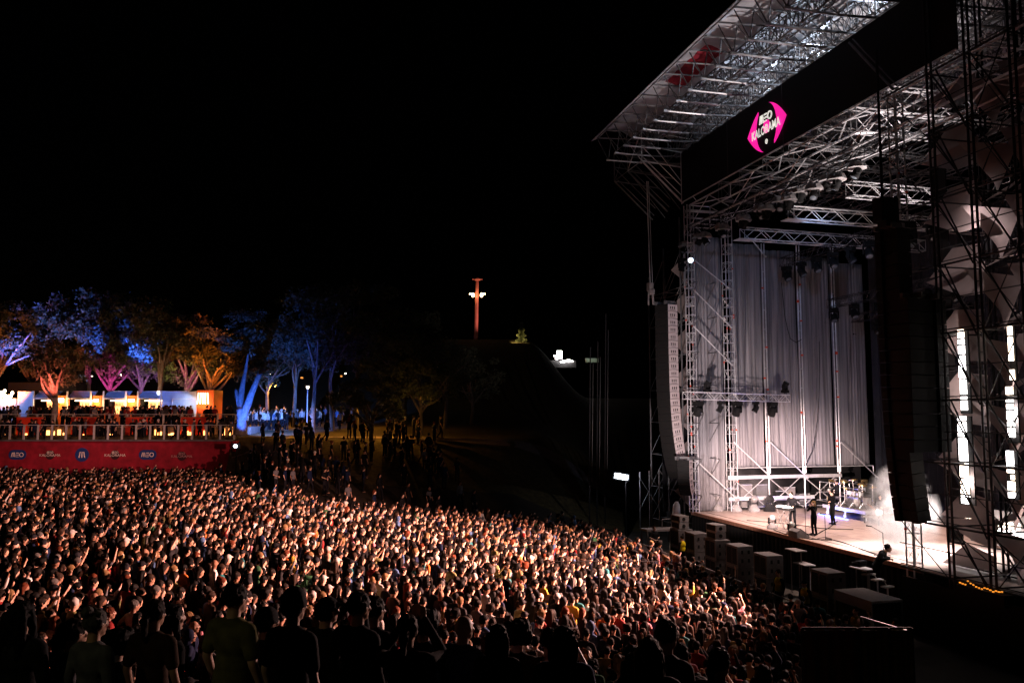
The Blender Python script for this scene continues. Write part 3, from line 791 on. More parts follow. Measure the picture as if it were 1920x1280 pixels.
# subwoofers and stacks in front of the stage
def sub_proto():
    e = empty('subwoofer_stack', (0,0,0), 'x', 'speaker')
    for k in range(2):
        mb = MB(); z0 = k*.93; mb.box((0,0,z0+.46), (1.35,.95,.91)); mb.mi = 1
        for sx in (-.32, .32): mb.box((sx,-.482,z0+.46), (.5,.012,.72))
        for sy in (-.2,.2):
            for q in (.28,.66):
                mb.box((.681,sy,z0+q), (.012,.12,.16)); mb.box((-.681,sy,z0+q), (.012,.12,.16))
        mb.box((0,-.482,z0+.46), (.04,.014,.8))
        mb.build('cabinet', ['sub_grey', 'speaker_dark'], e)
    return e
SUBP = sub_proto(); sfirst = True
subs = [(1277, 990, 0), (1306, 997, 1), (1345, 1009, 0), (1386, 1020, 1), (1440, 1037, 1), (1552, 1068, 1)]
sl_ = ['subwoofer stack at the far end of the row, small speakers on top', 'second subwoofer stack from the far end, bare pale top', 'third subwoofer stack from the far end, small speakers on top', 'fourth subwoofer stack from the far end, clear of the crowd', 'fifth subwoofer stack, low in the dark pit', 'last subwoofer stack, alone at the near end of the pit']
for k, (px, py, _) in enumerate(subs):
    o = SUBP if sfirst else copy_tree(SUBP); sfirst = False
    p = P(px, py, v=-2.6); t, v = TV(p.x, p.y)
    o.location = S(t, -2.6, H(p.x, p.y)+.02-.0); o.rotation_euler = (0,0,A-PI/2+PI*0)
    o.scale = (.80, .85, (p.z-o.location.z)/1.86)
    tag(o, sl_[k], 'speaker', 'subwoofer stacks before the stage')
    if k in (0, 2):
        zt2 = p.z
        e2 = empty('small_speaker', S(t-.12, -2.6, zt2), ('pair of small speakers on the farthest subwoofer stack', 'pair of small speakers on the third subwoofer stack')[k//2], 'speaker', 'small speakers on the subwoofers', A-PI/2)
        for q in range(2):
            mb = MB(); mb.box((0,0,.17+q*.36), (.95,.55,.33), .06*q); mb.mi = 1; mb.box((.0,-.28,.17+q*.36), (.8,.02,.25), .06*q)
            mb.lathe((.48,0,.17+q*.36), [(.10,0),(.08,.03)], 10, (V((0,1,0)), V((0,0,1)), V((1,0,0))))
            oo = mb.build('cabinet', ['speaker','speaker_dark'], None, origin=(0,0,0)); oo.parent = e2
# small monitor wedges / shelves along the pit
for k, (x0, x1, y, z) in enumerate(((1477, 1507, 1029, 1.85), (1491, 1525, 1055, 1.75), (1599, 1635, 1063, 1.85))):
    a_ = P((x0+x1)/2, y, v=-1.0); mb = MB(); mb.box((a_.x, a_.y, a_.z-.04), (.9,.55,.05), A-PI/2)
    g0 = H(a_.x, a_.y)
    for sx in (-.35,.35): mb.tube((a_.x+sx*.3, a_.y-sx, g0), (a_.x+sx*.3, a_.y-sx, a_.z-.05), .025, 6)
    tag(mb.build('light_stand_table', 'speaker'), ('small pale shelf in the pit under the singer', 'second small pale shelf in the pit nearer the crowd', 'small pale shelf in the pit before the near tower')[k], 'table', 'small shelves in the pit')
# low flat cases with lamps near the pit's near end
a_ = P(1626, 1113, z=1.45)
e = empty('flight_case', (a_.x, a_.y, H(a_.x, a_.y)), 'large covered desk case in the pit by the near tower', 'case', None, A-PI/2)
mb = MB(); mb.box((0,0,1.40), (2.1,1.3,.08)); mb.box((0,-.64,1.22), (2.1,.03,.30)); oo = mb.build('lid', 'speaker', None, origin=(0,0,0)); oo.parent = e
mb = MB(); mb.box((0,0,.66), (2.0,1.2,1.3)); oo = mb.build('body', 'black', None, origin=(0,0,0)); oo.parent = e
for sx in (-1.02,1.02):
    for sy in (-.62,.62): mb = MB(); mb.box((sx,sy,.7), (.05,.05,1.3)); oo = mb.build('corner_rail', 'alu_dark', None, origin=(0,0,0)); oo.parent = e
for k, (px, py) in enumerate(((1627, 1076), (1645, 1086), (1664, 1099))):
    p = P(px, py, z=1.75); mb = MB(); mb.box(p, (.45,.22,.05), .4); mb.tube(p, p+V((-.1,0,.18)), .02, 5); mb.box(p+V((-.12,0,.2)), (.16,.1,.05), .9)
    mb.tube(V((p.x,p.y,H(p.x,p.y))), p, .03, 6); mb.box(V((p.x,p.y,.05)), (.4,.4,.05))
    tag(mb.build('camera_rail_head', 'white' if k else 'speaker'), ('small camera bracket on a post, farthest of three by the tower', 'small camera bracket on a post, middle of three by the tower', 'small camera bracket on a post over the desk case')[k], 'bracket', 'camera brackets in the pit')

# ================================================================== STAGE PROPS
def fl(px, py, z=ZS): return P(px, py, z=z)
# drum riser
rp = fl(1590, 972); rt, rv = TV(rp.x, rp.y)
e = empty('drum_riser', S(rt, rv, ZS), 'wheeled silver drum riser glowing blue underneath', 'riser')
mb = MB(); mb.sbox(rt-2.2, rt+1.5, rv, rv+2.4, ZS+.42, ZS+.55); mb.build('platform', 'speaker', e)
mb = MB(); mb.sbox(rt-2.22, rt+1.52, rv-.03, rv-.003, ZS+.40, ZS+.57); mb.sbox(rt+1.503, rt+1.53, rv, rv+2.4, ZS+.40, ZS+.57); mb.build('rim', 'alu', e)
for i, (tt, vv) in enumerate(((rt-2, rv+.15), (rt-.4, rv+.15), (rt+1.3, rv+.15), (rt+1.3, rv+2.2), (rt-2, rv+2.2))):
    mb = MB(); mb.tube(S(tt, vv, ZS+.1), S(tt, vv, ZS+.42), .05, 8); mb.lathe(S(tt, vv-.03, ZS+.1), [(.09,-.03),(.09,.03)], 12, (V((0,0,1)), V((sa,-ca,0)), V((ca,sa,0)))); mb.build('caster', 'white', e)
mb = MB(); mb.sbox(rt-2.0, rt+.6, rv-.5, rv-.42, ZS+.01, ZS+.06); 
tag(mb.build('blue_glow_strip', 'blue_glow'), 'blue glowing strip standing in for light on the deck under the drum riser', 'light')  # strip glows in place of a patch of blue light on the deck
p_ = S(rt-.9, rv-.35, ZS+.25); l_ = point('blue_floor_light', p_, 160, (.10, .16, 1), .15)
# drum kit
dz = ZS+.55
dk = empty('drum_kit', S(rt, rv+1, dz), 'white drum kit with brass cymbals on the riser', 'drum kit')
def drum(t, v, z, r, h, ax=None, name='drum'):
    mb = MB(); mb.lathe(S(t, v, z), [(r*.96,0),(r,.02),(r,h-.02),(r*.96,h)], 18, ax); d = mb.build(name, 'drum_white', dk)
    mb = MB()
    for zz in (0, h): 
        mb.lathe(S(t, v, z)+(ax[2]*(zz-.015) if ax else V((0,0,zz-.015))), [(r+.015,0),(r+.015,.03)], 18, ax)
    mb.build('hoop', 'chrome', d); return d
vax = (V((0,0,1)), V((sa,-ca,0)), V((ca,sa,0)))
drum(rt-.35, rv+.45, dz+.32, .30, .42, vax, 'bass_drum')
for q in range(3):
    drum(rt-.75+.42*q, rv+.75, dz+.68, .15+.02*q, .22, None, 'tom')
drum(rt+.35, rv+1.0, dz+.25, .21, .38, None, 'floor_tom'); drum(rt-1.0, rv+1.15, dz+.55, .18, .15, None, 'snare')
for q, (tt, vv, zz, rr) in enumerate(((-1.25,.5,1.25,.22), (-.85,.45,1.45,.24), (.0,.4,1.55,.26), (.55,.6,1.35,.26), (.75,1.1,1.2,.22), (-1.4,1.0,1.0,.2))):
    mb = MB(); top = S(rt+tt, rv+vv, dz+zz); tl = Matrix.Rotation(.35*(1 if q % 2 else -1), 3, 'X')
    ax = tuple(tl @ u for u in (V((1,0,0)), V((0,1,0)), V((0,0,1)))); mb.lathe(top, [(rr,-.012),(rr,-.006),(.05,.02),(.03,.035)], 18, ax); c_ = mb.build('cymbal', 'cymbal', dk, smooth=True)
    mb = MB(); mb.tube(S(rt+tt, rv+vv, dz+.2), top, .016, 6)
    for an in range(3): mb.tube(S(rt+tt, rv+vv, dz+.35), S(rt+tt+.25*math.cos(an*2.1), rv+vv+.25*math.sin(an*2.1), dz+.01), .014, 5)
    mb.build('stand', 'chrome', dk)
mb = MB()
for tt in (-1.1, .5): mb.tube(S(rt+tt, rv+.35, dz), S(rt+tt, rv+.35, dz+1.15), .022, 6)
mb.tube(S(rt-1.1, rv+.35, dz+1.1), S(rt+.5, rv+.35, dz+1.1), .022, 6); mb.tube(S(rt-1.1, rv+.35, dz+.6), S(rt+.5, rv+.35, dz+.6), .022, 6)
mb.build('rack', 'chrome', dk)
# keyboard rack beside riser: open frame percussion station with gadgets
def rack(px, py, w, h, label, seed):
    p = fl(px, py); t, v = TV(p.x, p.y); e = empty('equipment_rack', S(t, v, ZS), label, 'rack'); rr = random.Random(seed)
    mb = MB()
    for tt in (-w/2, w/2):
        for vv in (0, .7): mb.tube(S(t+tt, v+vv, ZS+.55), S(t+tt, v+vv, ZS+.55+h), .03, 6)
    for zz in (.02, h*.5, h): 
        for vv in (0,.7): mb.tube(S(t-w/2, v+vv, ZS+.55+zz), S(t+w/2, v+vv, ZS+.55+zz), .025, 6)
    mb.build('frame', 'chrome', e)
    for i in range(14):
        mb = MB(); tt = rr.uniform(-w/2+.1, w/2-.1); zz = rr.choice((.06, h*.5+.05, h+.05)); s_ = rr.uniform(.08,.24)
        if i % 3: mb.box(S(t+tt, v+.3+rr.uniform(-.2,.2), ZS+.55+zz+s_/2), (s_*1.4, s_, s_), A)
        else: mb.lathe(S(t+tt, v+.3, ZS+.55+zz), [(s_*.5,0),(s_*.5,s_)], 10)
        mb.build('module', ('white','speaker','black','cymbal')[i % 4], e)
    return e
rack(1552, 958, 1.4, 1.15, 'open chrome rack crowded with percussion gadgets beside the drum kit', 4)
rack(1606, 955, 1.2, 1.0, 'black cloth fronted chrome rack at the near side of the drums', 9)
# keyboard on X-stand
kp = fl(1470, 990); kt, kv = TV(kp.x, kp.y)
e = empty('keyboard_stand', S(kt, kv, ZS), 'small keyboard on a folding cross stand before the black clad player', 'keyboard')
mb = MB(); mb.sbox(kt-.5, kt+.6, kv-.2, kv+.2, ZS+.95, ZS+1.05); mb.build('keyboard', 'black', e)
mb = MB()
for q in range(9): mb.sbox(kt-.45+.11*q, kt-.40+.11*q, kv-.15, kv+.1, ZS+1.052, ZS+1.09+(q % 3)*.03)
mb.build('key_module', 'white', e)
mb = MB()
for vv in (-.18,.18): mb.tube(S(kt-.35, kv+vv, ZS+.02), S(kt+.35, kv+vv, ZS+.95), .022, 6); mb.tube(S(kt+.35, kv+vv, ZS+.02), S(kt-.35, kv+vv, ZS+.95), .022, 6)
mb.build('cross_leg', 'chrome', e)
# mic stands
def micstand(px, py, h, label, boom=0):
    p = fl(px, py); e = empty('microphone_stand', p, label, 'microphone stand', 'microphone stands on the stage')
    mb = MB(); mb.tube(p, p+V((0,0,h)), .014, 6)
    if boom: mb.tube(p+V((0,0,h)), p+V((-boom*.9,-boom*.2,h+boom*.5)), .012, 6)
    mb.build('pole', 'black', e)
    mb = MB()
    for a in range(3): mb.tube(p+V((0,0,.12)), p+V((.38*math.cos(a*2.1+.4), .38*math.sin(a*2.1+.4), .015)), .013, 5)
    mb.build('tripod_base', 'black', e)
    top = p+V((0,0,h))+(V((-boom*.9,-boom*.2,boom*.5)) if boom else V((0,0,0)))
    mb = MB(); mb.tube(top, top+V((-.18,-.02,.03)), .022, 8); mb.ell(top+V((-.2,-.02,.035)), (.035,.035,.035), 8, 6); mb.build('microphone', 'black', e)
micstand(1511, 1004, 1.45, 'thin microphone stand just left of the singer')
micstand(1548, 1011, 1.15, 'waist high microphone stand right of the singer on a tripod')
micstand(1657, 1043, .95, 'boom microphone stand alone on the bright near deck', .55)
# wedges and floor lamps at the stage edge
for k, (px, py, lab) in enumerate(((1497, 1007, 'bright floor lamp and wedge by the singer\'s feet'),)):
    p = fl(px, py); e = empty('monitor_wedge', p, lab, 'monitor', None, A)
    mb = MB(); mb.slab([V((-.3,-.35,0)), V((.35,-.35,0)), V((.35,-.35,.1)), V((-.1,-.35,.42)), V((-.3,-.35,.3))], (0,.7,0)); oo = mb.build('cabinet', 'speaker', None, origin=(0,0,0)); oo.parent = e
    mb = MB(); mb.slab([V((.36,-.32,.12)), V((-.08,-.32,.43)), V((-.08,.32,.43)), V((.36,.32,.12))], (.01,0,.014)); oo = mb.build('grille', 'speaker_dark', None, origin=(0,0,0)); oo.parent = e
def floorlamp(px, py, lab, s=1.0, m='white'):
    p = fl(px, py); e = empty('floor_lamp', p, lab, 'stage light', 'lamps standing on the deck', A)
    e.scale = (s,)*3
    mb = MB(); mb.lathe((0,0,0), [(.24,0),(.24,.08),(.16,.2),(.10,.28)], 12); oo = mb.build('base', m, None, origin=(0,0,0)); oo.parent = e
    mb = MB(); mb.box((-.17,0,.38), (.04,.1,.28)); mb.box((.17,0,.38), (.04,.1,.28)); oo = mb.build('yoke', 'black', None, origin=(0,0,0)); oo.parent = e
    mb = MB(); mb.lathe((0,0,.46), [(.08,-.12),(.14,-.05),(.15,.1),(.13,.14)], 12, (V((1,0,0)), V((0,.7,.7)), V((0,-.7,.7)))); oo = mb.build('head', m, None, origin=(0,0,0), smooth=True); oo.parent = e
floorlamp(1448, 991, 'white lamp on the stage lip left of the keyboard player', 1.1, 'speaker')
floorlamp(1484, 1002, 'bright white lamp on the lip beside the singer\'s wedge', 1.0, 'rail')
for k, px in enumerate((1345, 1380, 1414, 1443)):
    floorlamp(px, 958-(0 if k else 1), 'covered floor lamp along the foot of the side wall, %s from the corner' % ORD[k], 1.5, 'cover' if k < 3 else 'black')
for k, pl in enumerate((((1450,992),(1470,1000),(1495,1006),(1520,1010),(1560,1012)), ((1548,1008),(1580,1016),(1620,1030),(1660,1046)), ((1400,975),(1440,978),(1500,984),(1540,990),(1600,992)), ((1527,1004),(1540,996),(1556,988),(1570,976)))):
    cable([P(x, y, z=ZS+.02) for x, y in pl], ('cable on the deck running past the singer and wedge', 'cable on the deck leading to the near microphone stand', 'long cable across the middle of the deck behind the keyboard', 'short cable from singer towards the drum riser')[k], .022, 'black')
# low riser at the near rear (bench)
p = fl(1640, 984); t, v = TV(p.x, p.y); e = empty('low_platform', S(t, v, ZS), 'low black platform under the smoke at the near side', 'platform')
mb = MB(); mb.sbox(t-1.0, t+1.6, v, v+1.4, ZS+.28, ZS+.36); mb.build('top', 'speaker', e)
for tt in (-.9, 1.5):
    for vv in (.1, 1.3): mb = MB(); mb.tube(S(t+tt, v+vv, ZS), S(t+tt, v+vv, ZS+.28), .04, 6); mb.build('leg', 'black', e)
# amp cases backstage under the drapes
rr = random.Random(5)
for k in range(9):
    v = M+.5+k*1.02; t = -.55-rr.uniform(0, .7); h = rr.uniform(.7, 1.5); z0 = ZS
    e = empty('flight_case', S(t, v, z0), 'grey equipment case behind the open pipes under the drapes, %s from the corner' % ORD[k], 'case', 'cases stored beside the stage')
    mb = MB(); mb.sbox(t-.4, t+.25, v-.38, v+.38, z0+.1, z0+h); mb.build('body', ('black','speaker','alu_dark')[k % 3], e)
    mb = MB()
    for zz in (z0+.1, z0+h*.5, z0+h): mb.sbox(t+.251, t+.265, v-.39, v+.39, zz-.02, zz+.02)
    mb.build('edge', 'alu', e)
mb = MB(); mb.sbox(-3.2, -.32, 1, 13, ZS-.2, ZS); tag(mb.build('side_platform', 'black'), 'dark side platform holding the equipment cases', 'platform')

# ================================================================== FAR WING (outside the corner tower, dim)
rr = random.Random(2)
for k, (px, y0, y1) in enumerate(((1107, 650, 905), (1121, 640, 915), (1136, 588, 918))):
    a_ = P(px, y0, Y=56+k); b_ = P(px-2, y1, Y=56+k); mb = MB(); mb.tube(b_, a_, .045, 6); mb.tube(b_+V((.3,1.2,0)), a_+V((.3,1.2,-1)), .03, 5)
    for i in range(5): z = b_.z+1+i*1.8; mb.tube(V((b_.x, b_.y, z)), V((b_.x+.3, b_.y+1.2, z)), .02, 4)
    mb.tube(V((b_.x,b_.y,H(b_.x,b_.y))), b_, .05, 6)
    tag(mb.build('scaffold_pole', 'steel_black'), ('thin dim scaffold pole, outermost left of the stage', 'thin dim scaffold pole, middle of the outer three', 'tallest dim scaffold pole left of the stage')[k], 'scaffolding', 'outer scaffold poles')
for k, t in enumerate((-1.3, -3.7, -6.1)):
    mb = MB()
    for v in (0, 1.2):
        mb.tube(S(t, v, 0), S(t, v, H1-.5-k*1.5), .05, 6)
        for i in range(8): z = 1.2+i*2.1; mb.tube(S(t, v, z), S(t+2.3, v, z), .03, 5); mb.tube(S(t, v, z), S(t+2.3, v, z+2.1), .025, 5)
    for i in range(8): z = 1.2+i*2.1; mb.tube(S(t, 0, z), S(t, 1.2, z), .03, 5)
    tag(mb.build('wing_scaffold', 'alu_dark'), 'dim scaffold bay beyond the far corner tower, %s outwards' % ORD[k], 'scaffolding', 'far wing scaffold bays')
def sail(pts, name='fabric_sail', label='', grp='fabric sails on the near wing', m='sail', n=8, bow=.25, par=None):
    """stretched cloth: bilinear saddle between four corners with concave edges"""
    a, b, c, d = [V(p) for p in pts]; mb = MB(); vs = []; cen = (a+b+c+d)/4
    for j in range(n+1):
        for i in range(n+1):
            u, w_ = i/n, j/n
            p = a*(1-u)*(1-w_)+b*u*(1-w_)+c*u*w_+d*(1-u)*w_
            e_ = bow*(4*u*(1-u)*(2*w_-1)**2*.5 + 4*w_*(1-w_)*(2*u-1)**2*.5)
            vs.append(p.lerp(cen, e_*.05) + (S(0, .22*math.sin(PI*u)*math.sin(PI*w_)*(1 if len(pts) else 1), 0)-S(0,0,0)))
    mb.add(vs, [(j*(n+1)+i, j*(n+1)+i+1, (j+1)*(n+1)+i+1, (j+1)*(n+1)+i) for j in range(n) for i in range(n)])
    o = mb.build(name, m, par, smooth=True)
    if par is None: tag(o, label, 'fabric sail', grp)
    return o
for k in range(7):
    z = 3.2+k*2.3
    sail([S(-.3, -.2, z), S(-1.3, .3, z+.9), S(-2.2, -.2, z+.1), S(-1.2, .4, z-.9)], label='dim stretched cloth star beside the far corner tower, %s from the ground' % ORD[k], grp='fabric sails on the far wing', m='sail')
for k in range(4):
    x = 1200+k*18; a_ = P(x, 925-k*8, v=-1+k*.2); mb = MB(); mb.tube(V((a_.x,a_.y,H(a_.x,a_.y))), a_+V((0,0,1.4-.2*k)), .05, 6); mb.tube(a_+V((0,0,-1)), a_+V((1.2,.4,1.2)), .035, 5); mb.tube(a_+V((0,0,1)), a_+V((1.2,.4,-.8)), .03, 5)
    tag(mb.build('scaffold_pole', 'alu_dark'), 'crossed scaffold pole at the foot of the far wing, %s from the left' % ORD[k], 'scaffolding', 'poles at the foot of the far wing')
# work light
wp = P(1165, 893, Y=54); e = empty('work_light', V((wp.x, wp.y, H(wp.x, wp.y))), 'bright white rectangular work light left of the stage', 'work light')
mb = MB(); ax = (V((.96,.2,-.17)).normalized(), V((-.2,.97,0)).normalized(), V((.17,.03,.98)).normalized())
mb.box(wp, (.92,.05,.32), ax=ax); mb.build('panel', 'led_cool', e)
mb = MB(); mb.box(wp+V((0,.09,0)), (1.15,.10,.48), ax=ax); mb.build('housing', 'black', e)
mb = MB(); mb.tube(V((wp.x+.3,wp.y+.15,H(wp.x,wp.y))), wp+V((.3,.15,0)), .04, 6); mb.build('stand', 'black', e)
point('work_light_lamp', wp+V((.2,-.4,-.1)), 90, (.85,.88,1), .3)
# photographer's desk with a seated technician left of the subs
p = P(1238, 990, Y=46.5); g0 = H(p.x, p.y)
e = empty('side_desk', V((p.x, p.y, g0)), 'grey desk platform with a handrail at the stage corner', 'platform', None, A)
mb = MB(); mb.box((0,0,p.z-g0-.05), (2.0,.9,.1)); oo = mb.build('top', 'speaker', None, origin=(0,0,0)); oo.parent = e
mb = MB()
for sx in (-.95,.95):
    for sy in (-.4,.4): mb.tube((sx,sy,0), (sx,sy,p.z-g0-.05), .04, 6)
mb.tube((.3,.4,p.z-g0), (.3,.4,p.z-g0+.45), .03, 6); mb.tube((.3,.4,p.z-g0+.45), (.9,.4,p.z-g0+.45), .03, 6); mb.tube((.9,.4,p.z-g0+.45), (.9,.4,p.z-g0), .03, 6)
oo = mb.build('frame', 'alu_dark', None, origin=(0,0,0)); oo.parent = e
DESK = (p.x, p.y, p.z)
# white draped post at the corner
p = P(1268, 975, v=-1.0); g0 = H(p.x, p.y); mb = MB(); tp = P(1268, 940, v=-1.0)
mb.lathe((p.x, p.y, g0), [(.45,0),(.32,1.2),(.2,tp.z-g0-.2),(.08,tp.z-g0)], 9)
for k in range(len(mb.v)):
    x, y, z = mb.v[k]; mb.v[k] = (x+.05*math.sin(z*5), y, z)
tag(mb.build('draped_stand', 'white'), 'tall stand draped in white cloth behind the farthest speakers', 'stand')

# ================================================================== NEAR WING
tA = t_at(1703, 0); tB = t_at(1767, -.6); tC = t_at(1842, -.6); tD = t_at(1925, -.6)
yk = [248+125*k for k in range(-1, 8)]
def zz(py, px=1767): return z_at(px, py, -.6)
tower(.05, .38, H1-.1, 'bright near corner truss tower at the stage opening', T1-.0, bot=0)
# uprights
for k, (t, lab) in enumerate(((tB, 'dark double upright beside the near speaker columns'), (tC, 'dark double upright in the middle of the near wing'), (tD+.1, 'dark double upright at the outer edge of the near wing'))):
    mb = MB()
    for d_ in (0, .22): mb.tube(S(t+d_, -.6, .0), S(t+d_, -.6, 25), .045, 8)
    for d_ in (0, .22): mb.tube(S(t+d_, 1.7, .0), S(t+d_, 1.7, 25), .045, 8)
    for i in range(40): mb.tube(S(t, -.6, .5+i*.6), S(t+.22, -.6, .5+i*.6), .018, 4, cap=False)
    tag(mb.build('scaffold_upright', 'steel_black'), lab, 'scaffolding', 'uprights of the near wing')
zl = [zz(y) for y in (123, 248, 372, 497, 625, 750, 868, 985, 1080)]
for k, z in enumerate(zl):
    mb = MB(); mb.tube(S(tA, -.6, z), S(tD+2, -.6, z), .04, 6); mb.tube(S(tA, 1.7, z), S(tD+2, 1.7, z), .03, 6)
    mb.tube(S(tA, -.6, z+.12), S(tD+2, -.6, z+.12), .02, 5)
    for t in (tB, tC, tD): mb.tube(S(t, -.6, z), S(t, 1.7, z), .03, 6)
    tag(mb.build('ledger_pipe', 'steel_black'), 'dark horizontal pipes across the near wing, %s level from the top' % ORD[k], 'scaffolding', 'ledgers of the near wing')
    if k < len(zl)-1:
        z2 = zl[k+1]; mb = MB()
        for d_ in (0, .28): mb.tube(S(tB+.2+d_, -.65, z), S(tC-.1+d_*.3, -.65, z2+.1-d_), .03, 6)
        mb.tube(S(tC+.25, -.65, z), S(tD, -.65, z2), .03, 6)
        zm = (z+z2)/2
        for vv, ta_, tb_ in ((-.62, tA, tD+2), (1.72, tA, tD+2)): mb.tube(S(ta_, vv, zm), S(tb_, vv, zm), .022, 5)
        mb.tube(S(tB, 1.75, z2), S(tC, 1.75, z), .025, 5); mb.tube(S(tC+.2, 1.75, z2), S(tD, 1.75, z), .025, 5); mb.tube(S(tC+.3, -.66, z2), S(tD+.1, -.66, z), .022, 5)
        mb.tube(S(tA+.1, -.66, z), S(tB, -.66, z2), .022, 5)
        for tq in (tB, tC): mb.tube(S(tq, -.6, z), S(tq, 1.7, z2), .02, 5)
        tag(mb.build('wing_brace', 'steel_black'), 'slanted dark braces across the near wing, %s level from the top' % ORD[k], 'scaffolding', 'braces of the near wing')
# sails
c_ = 0
for k, z in enumerate(zl[:-1]):
    z2 = zl[k+1]; hgt = z-z2
    def sp(t, v, f): return S(t-.25, v+1.0, z-hgt*f)
    defs = [
      ([sp(tA+.1, .2, .04), sp(tB+.35, .5, -.12), sp(tB+.9, -.2, .42), sp(tB-.35, .1, .38)], 'long pointed'),
      ([sp(tB+.15, -.3, .0), sp(tC+.05, .7, .22), sp(tC+.05, -.3, 1.0), sp(tB+.55, .9, .66)], 'broad saddle'),
      ([sp(tB+.05, .3, 1.04), sp(tB+.55, 1.7, .66), sp(tC-.35, 1.5, .60), sp(tC-.65, .5, .88)], 'small bright leaf'),
      ([sp(tC+.2, -.2, .05), sp(tD+.1, .8, .10), sp(tD, -.1, .55), sp(tC+.45, .7, .80)], 'outer saddle'),
      ([sp(tC+.2, .2, .98), sp(tC+.8, 1.0, .56), sp(tD+.4, .2, .42), sp(tD+.3, .9, .95)], 'outer leaf'),
      ([sp(tA+.2, .3, .98), sp(tA+.9, .8, .52), sp(tB+.5, .2, .62), sp(tB+.1, .5, .95)], 'low folded')]
    for pts, nm in defs:
        sail(pts, label='%s shaped stretched pale cloth on the near wing, %s level from the top' % (nm, ORD[k])); c_ += 1
# dark cloth panels left half of the wing
mb = MB(); mb.sbox(tA+.15, t_at(1764, 2.1), 2.1, 2.15, 3.0, H1-1); tag(mb.build('black_screen', 'black_cloth'), 'black cloth panel behind the near speaker columns', 'screen')
# LED columns at the side of the stage, seen through the wing
def led_col(px, y0, y1, v, cols, name, label, wd=.16, seed=0):
    a_ = P(px, y0, v=v); b_ = P(px, y1, v=v); t, _ = TV(a_.x, a_.y); rr = random.Random(seed)
    e = empty('light_column', S(t, v, b_.z), label, 'stage light', 'glowing lamp columns in the near wing')
    mb = MB(); mb.sbox(t-.12*cols, t+.12*cols, v+.06, v+.12, b_.z, a_.z); mb.build('backing', 'black', e)
    z = a_.z; i = 0
    while z > b_.z+.2:
        h = rr.choice((.20, .34, .55, .85)); h = min(h, z-b_.z)
        mb = MB()
        for c in range(cols):
            if rr.random() < .9: mb.sbox(t+(c-(cols-1)/2)*wd*1.5-wd/2, t+(c-(cols-1)/2)*wd*1.5+wd/2, v-.04, v+.04, z-h+.05, z)
        if mb.v: mb.build('lamp', 'led_warm' if rr.random() < .5 else 'led_white', e)
        z -= h+.02; i += 1
    return e
led_col(1801, 618, 775, .25, 2, 'a', 'upper bright double lamp column seen between the sails', .09, 1)
led_col(1803, 780, 945, .25, 3, 'b', 'lower bright triple lamp column seen between the sails', .08, 2)
led_col(1893, 612, 715, .25, 1, 'c', 'upper thin lamp column near the outer upright', .13, 3)
led_col(1892, 725, 830, .25, 2, 'd', 'middle thin lamp column near the outer upright', .09, 4)
led_col(1893, 845, 935, .25, 2, 'e', 'lower thin lamp column near the outer upright', .09, 5)
for k, (px, y0, y1) in enumerate(((1790, 265, 320), (1793, 385, 430), (1803, 500, 530), (1893, 450, 480), (1893, 550, 600), (1880, 320, 345))):
    a_ = P(px, y0, v=3.0); b_ = P(px, y1, v=3.0); t, _ = TV(a_.x, a_.y); mb = MB(); ladder(mb, b_, a_, S(.35,0,0)-S(0,0,0), .03, .3, .02)
    tag(mb.build('ladder_frame', 'chrome'), 'shiny ladder frame glimpsed through the near wing sails, %s piece' % ORD[k], 'scaffolding', 'ladder frames behind the sails')
spot('wing_lamp', S(t_at(1801, .1), .10, 9.5), S(t_at(1801, .1)+.3, 2.5, 9.5), 620, (1,.80,.74), 165, .5); spot('wing_lamp', S(t_at(1801, .1), .10, 5.6), S(t_at(1801, .1)+.3, 2.5, 5.6), 560, (1,.74,.66), 165, .5)
spot('wing_lamp', S(t_at(1893, .1), .10, 8.0), S(t_at(1893, .1), 2.5, 8.0), 560, (1,.84,.80), 165, .5)
spot('wing_lamp', S(t_at(1790, .2, 300), .2, 15), S(t_at(1790, .2, 300)+.4, 2.5, 14), 130, (1,.80,.78), 165, .5)
# bank of round lamps and hot floor beyond the wing
a_ = P(1855, 965, v=6); t0 = TV(a_.x, a_.y)[0]; e = empty('lamp_bank', S(t0, 6, ZS), 'curved bank of dazzling round lamps low behind the near wing', 'stage light')
for i in range(9):
    for j in range(3):
        mb = MB(); mb.lathe(S(t0-1.0+i*.34, 6-.15*j, ZS+.5+j*.36), [(.03,-.06),(.15,-.01),(.15,.0),(.06,.03)], 12, vax); mb.build('lamp', 'led_white' if j < 2 else 'led_warm', e)
mb = MB(); mb.sbox(t0-1.3, t0+2.1, 6.2, 6.25, ZS+.2, ZS+1.7); mb.build('backing', 'speaker', e)
point('bank_lamp', S(t0, 4.6, ZS+1.2), 120, (1,.93,.92), .3)
spot('bank_lamp', S(t0-.5, 3.0, 9), S(t0+.5, 4.5, ZS), 700, (1,.90,.88), 50, .8, .2)
# amber console at the foot
mb = MB(); rr = random.Random(8)
a_ = P(1835, 1098, v=-.9)
e = empty('lighting_console', a_-V((0,0,.4)), 'dark console with small amber lamps at the foot of the near wing', 'console')
mb = MB(); t, v = TV(a_.x, a_.y); mb.sbox(t-1, t+1, v, v+.5, a_.z-.5, a_.z-.12); mb.build('body', 'black', e)
for i in range(16):
    mb = MB(); q = S(t-.9+i*.115, v+.1, a_.z-.07+rr.uniform(-.03,.12)); mb.box(q, (.06,.04,.035), rr.uniform(0,3)); mb.build('lamp', 'amber', e)
# barrier line and wing skirt
mb = MB(); mb.sbox(T1+.25, T1+8, -.75, -.70, 0, 2.0); tag(mb.build('black_screen', 'black_cloth'), 'black cloth hiding the foot of the near wing', 'screen')

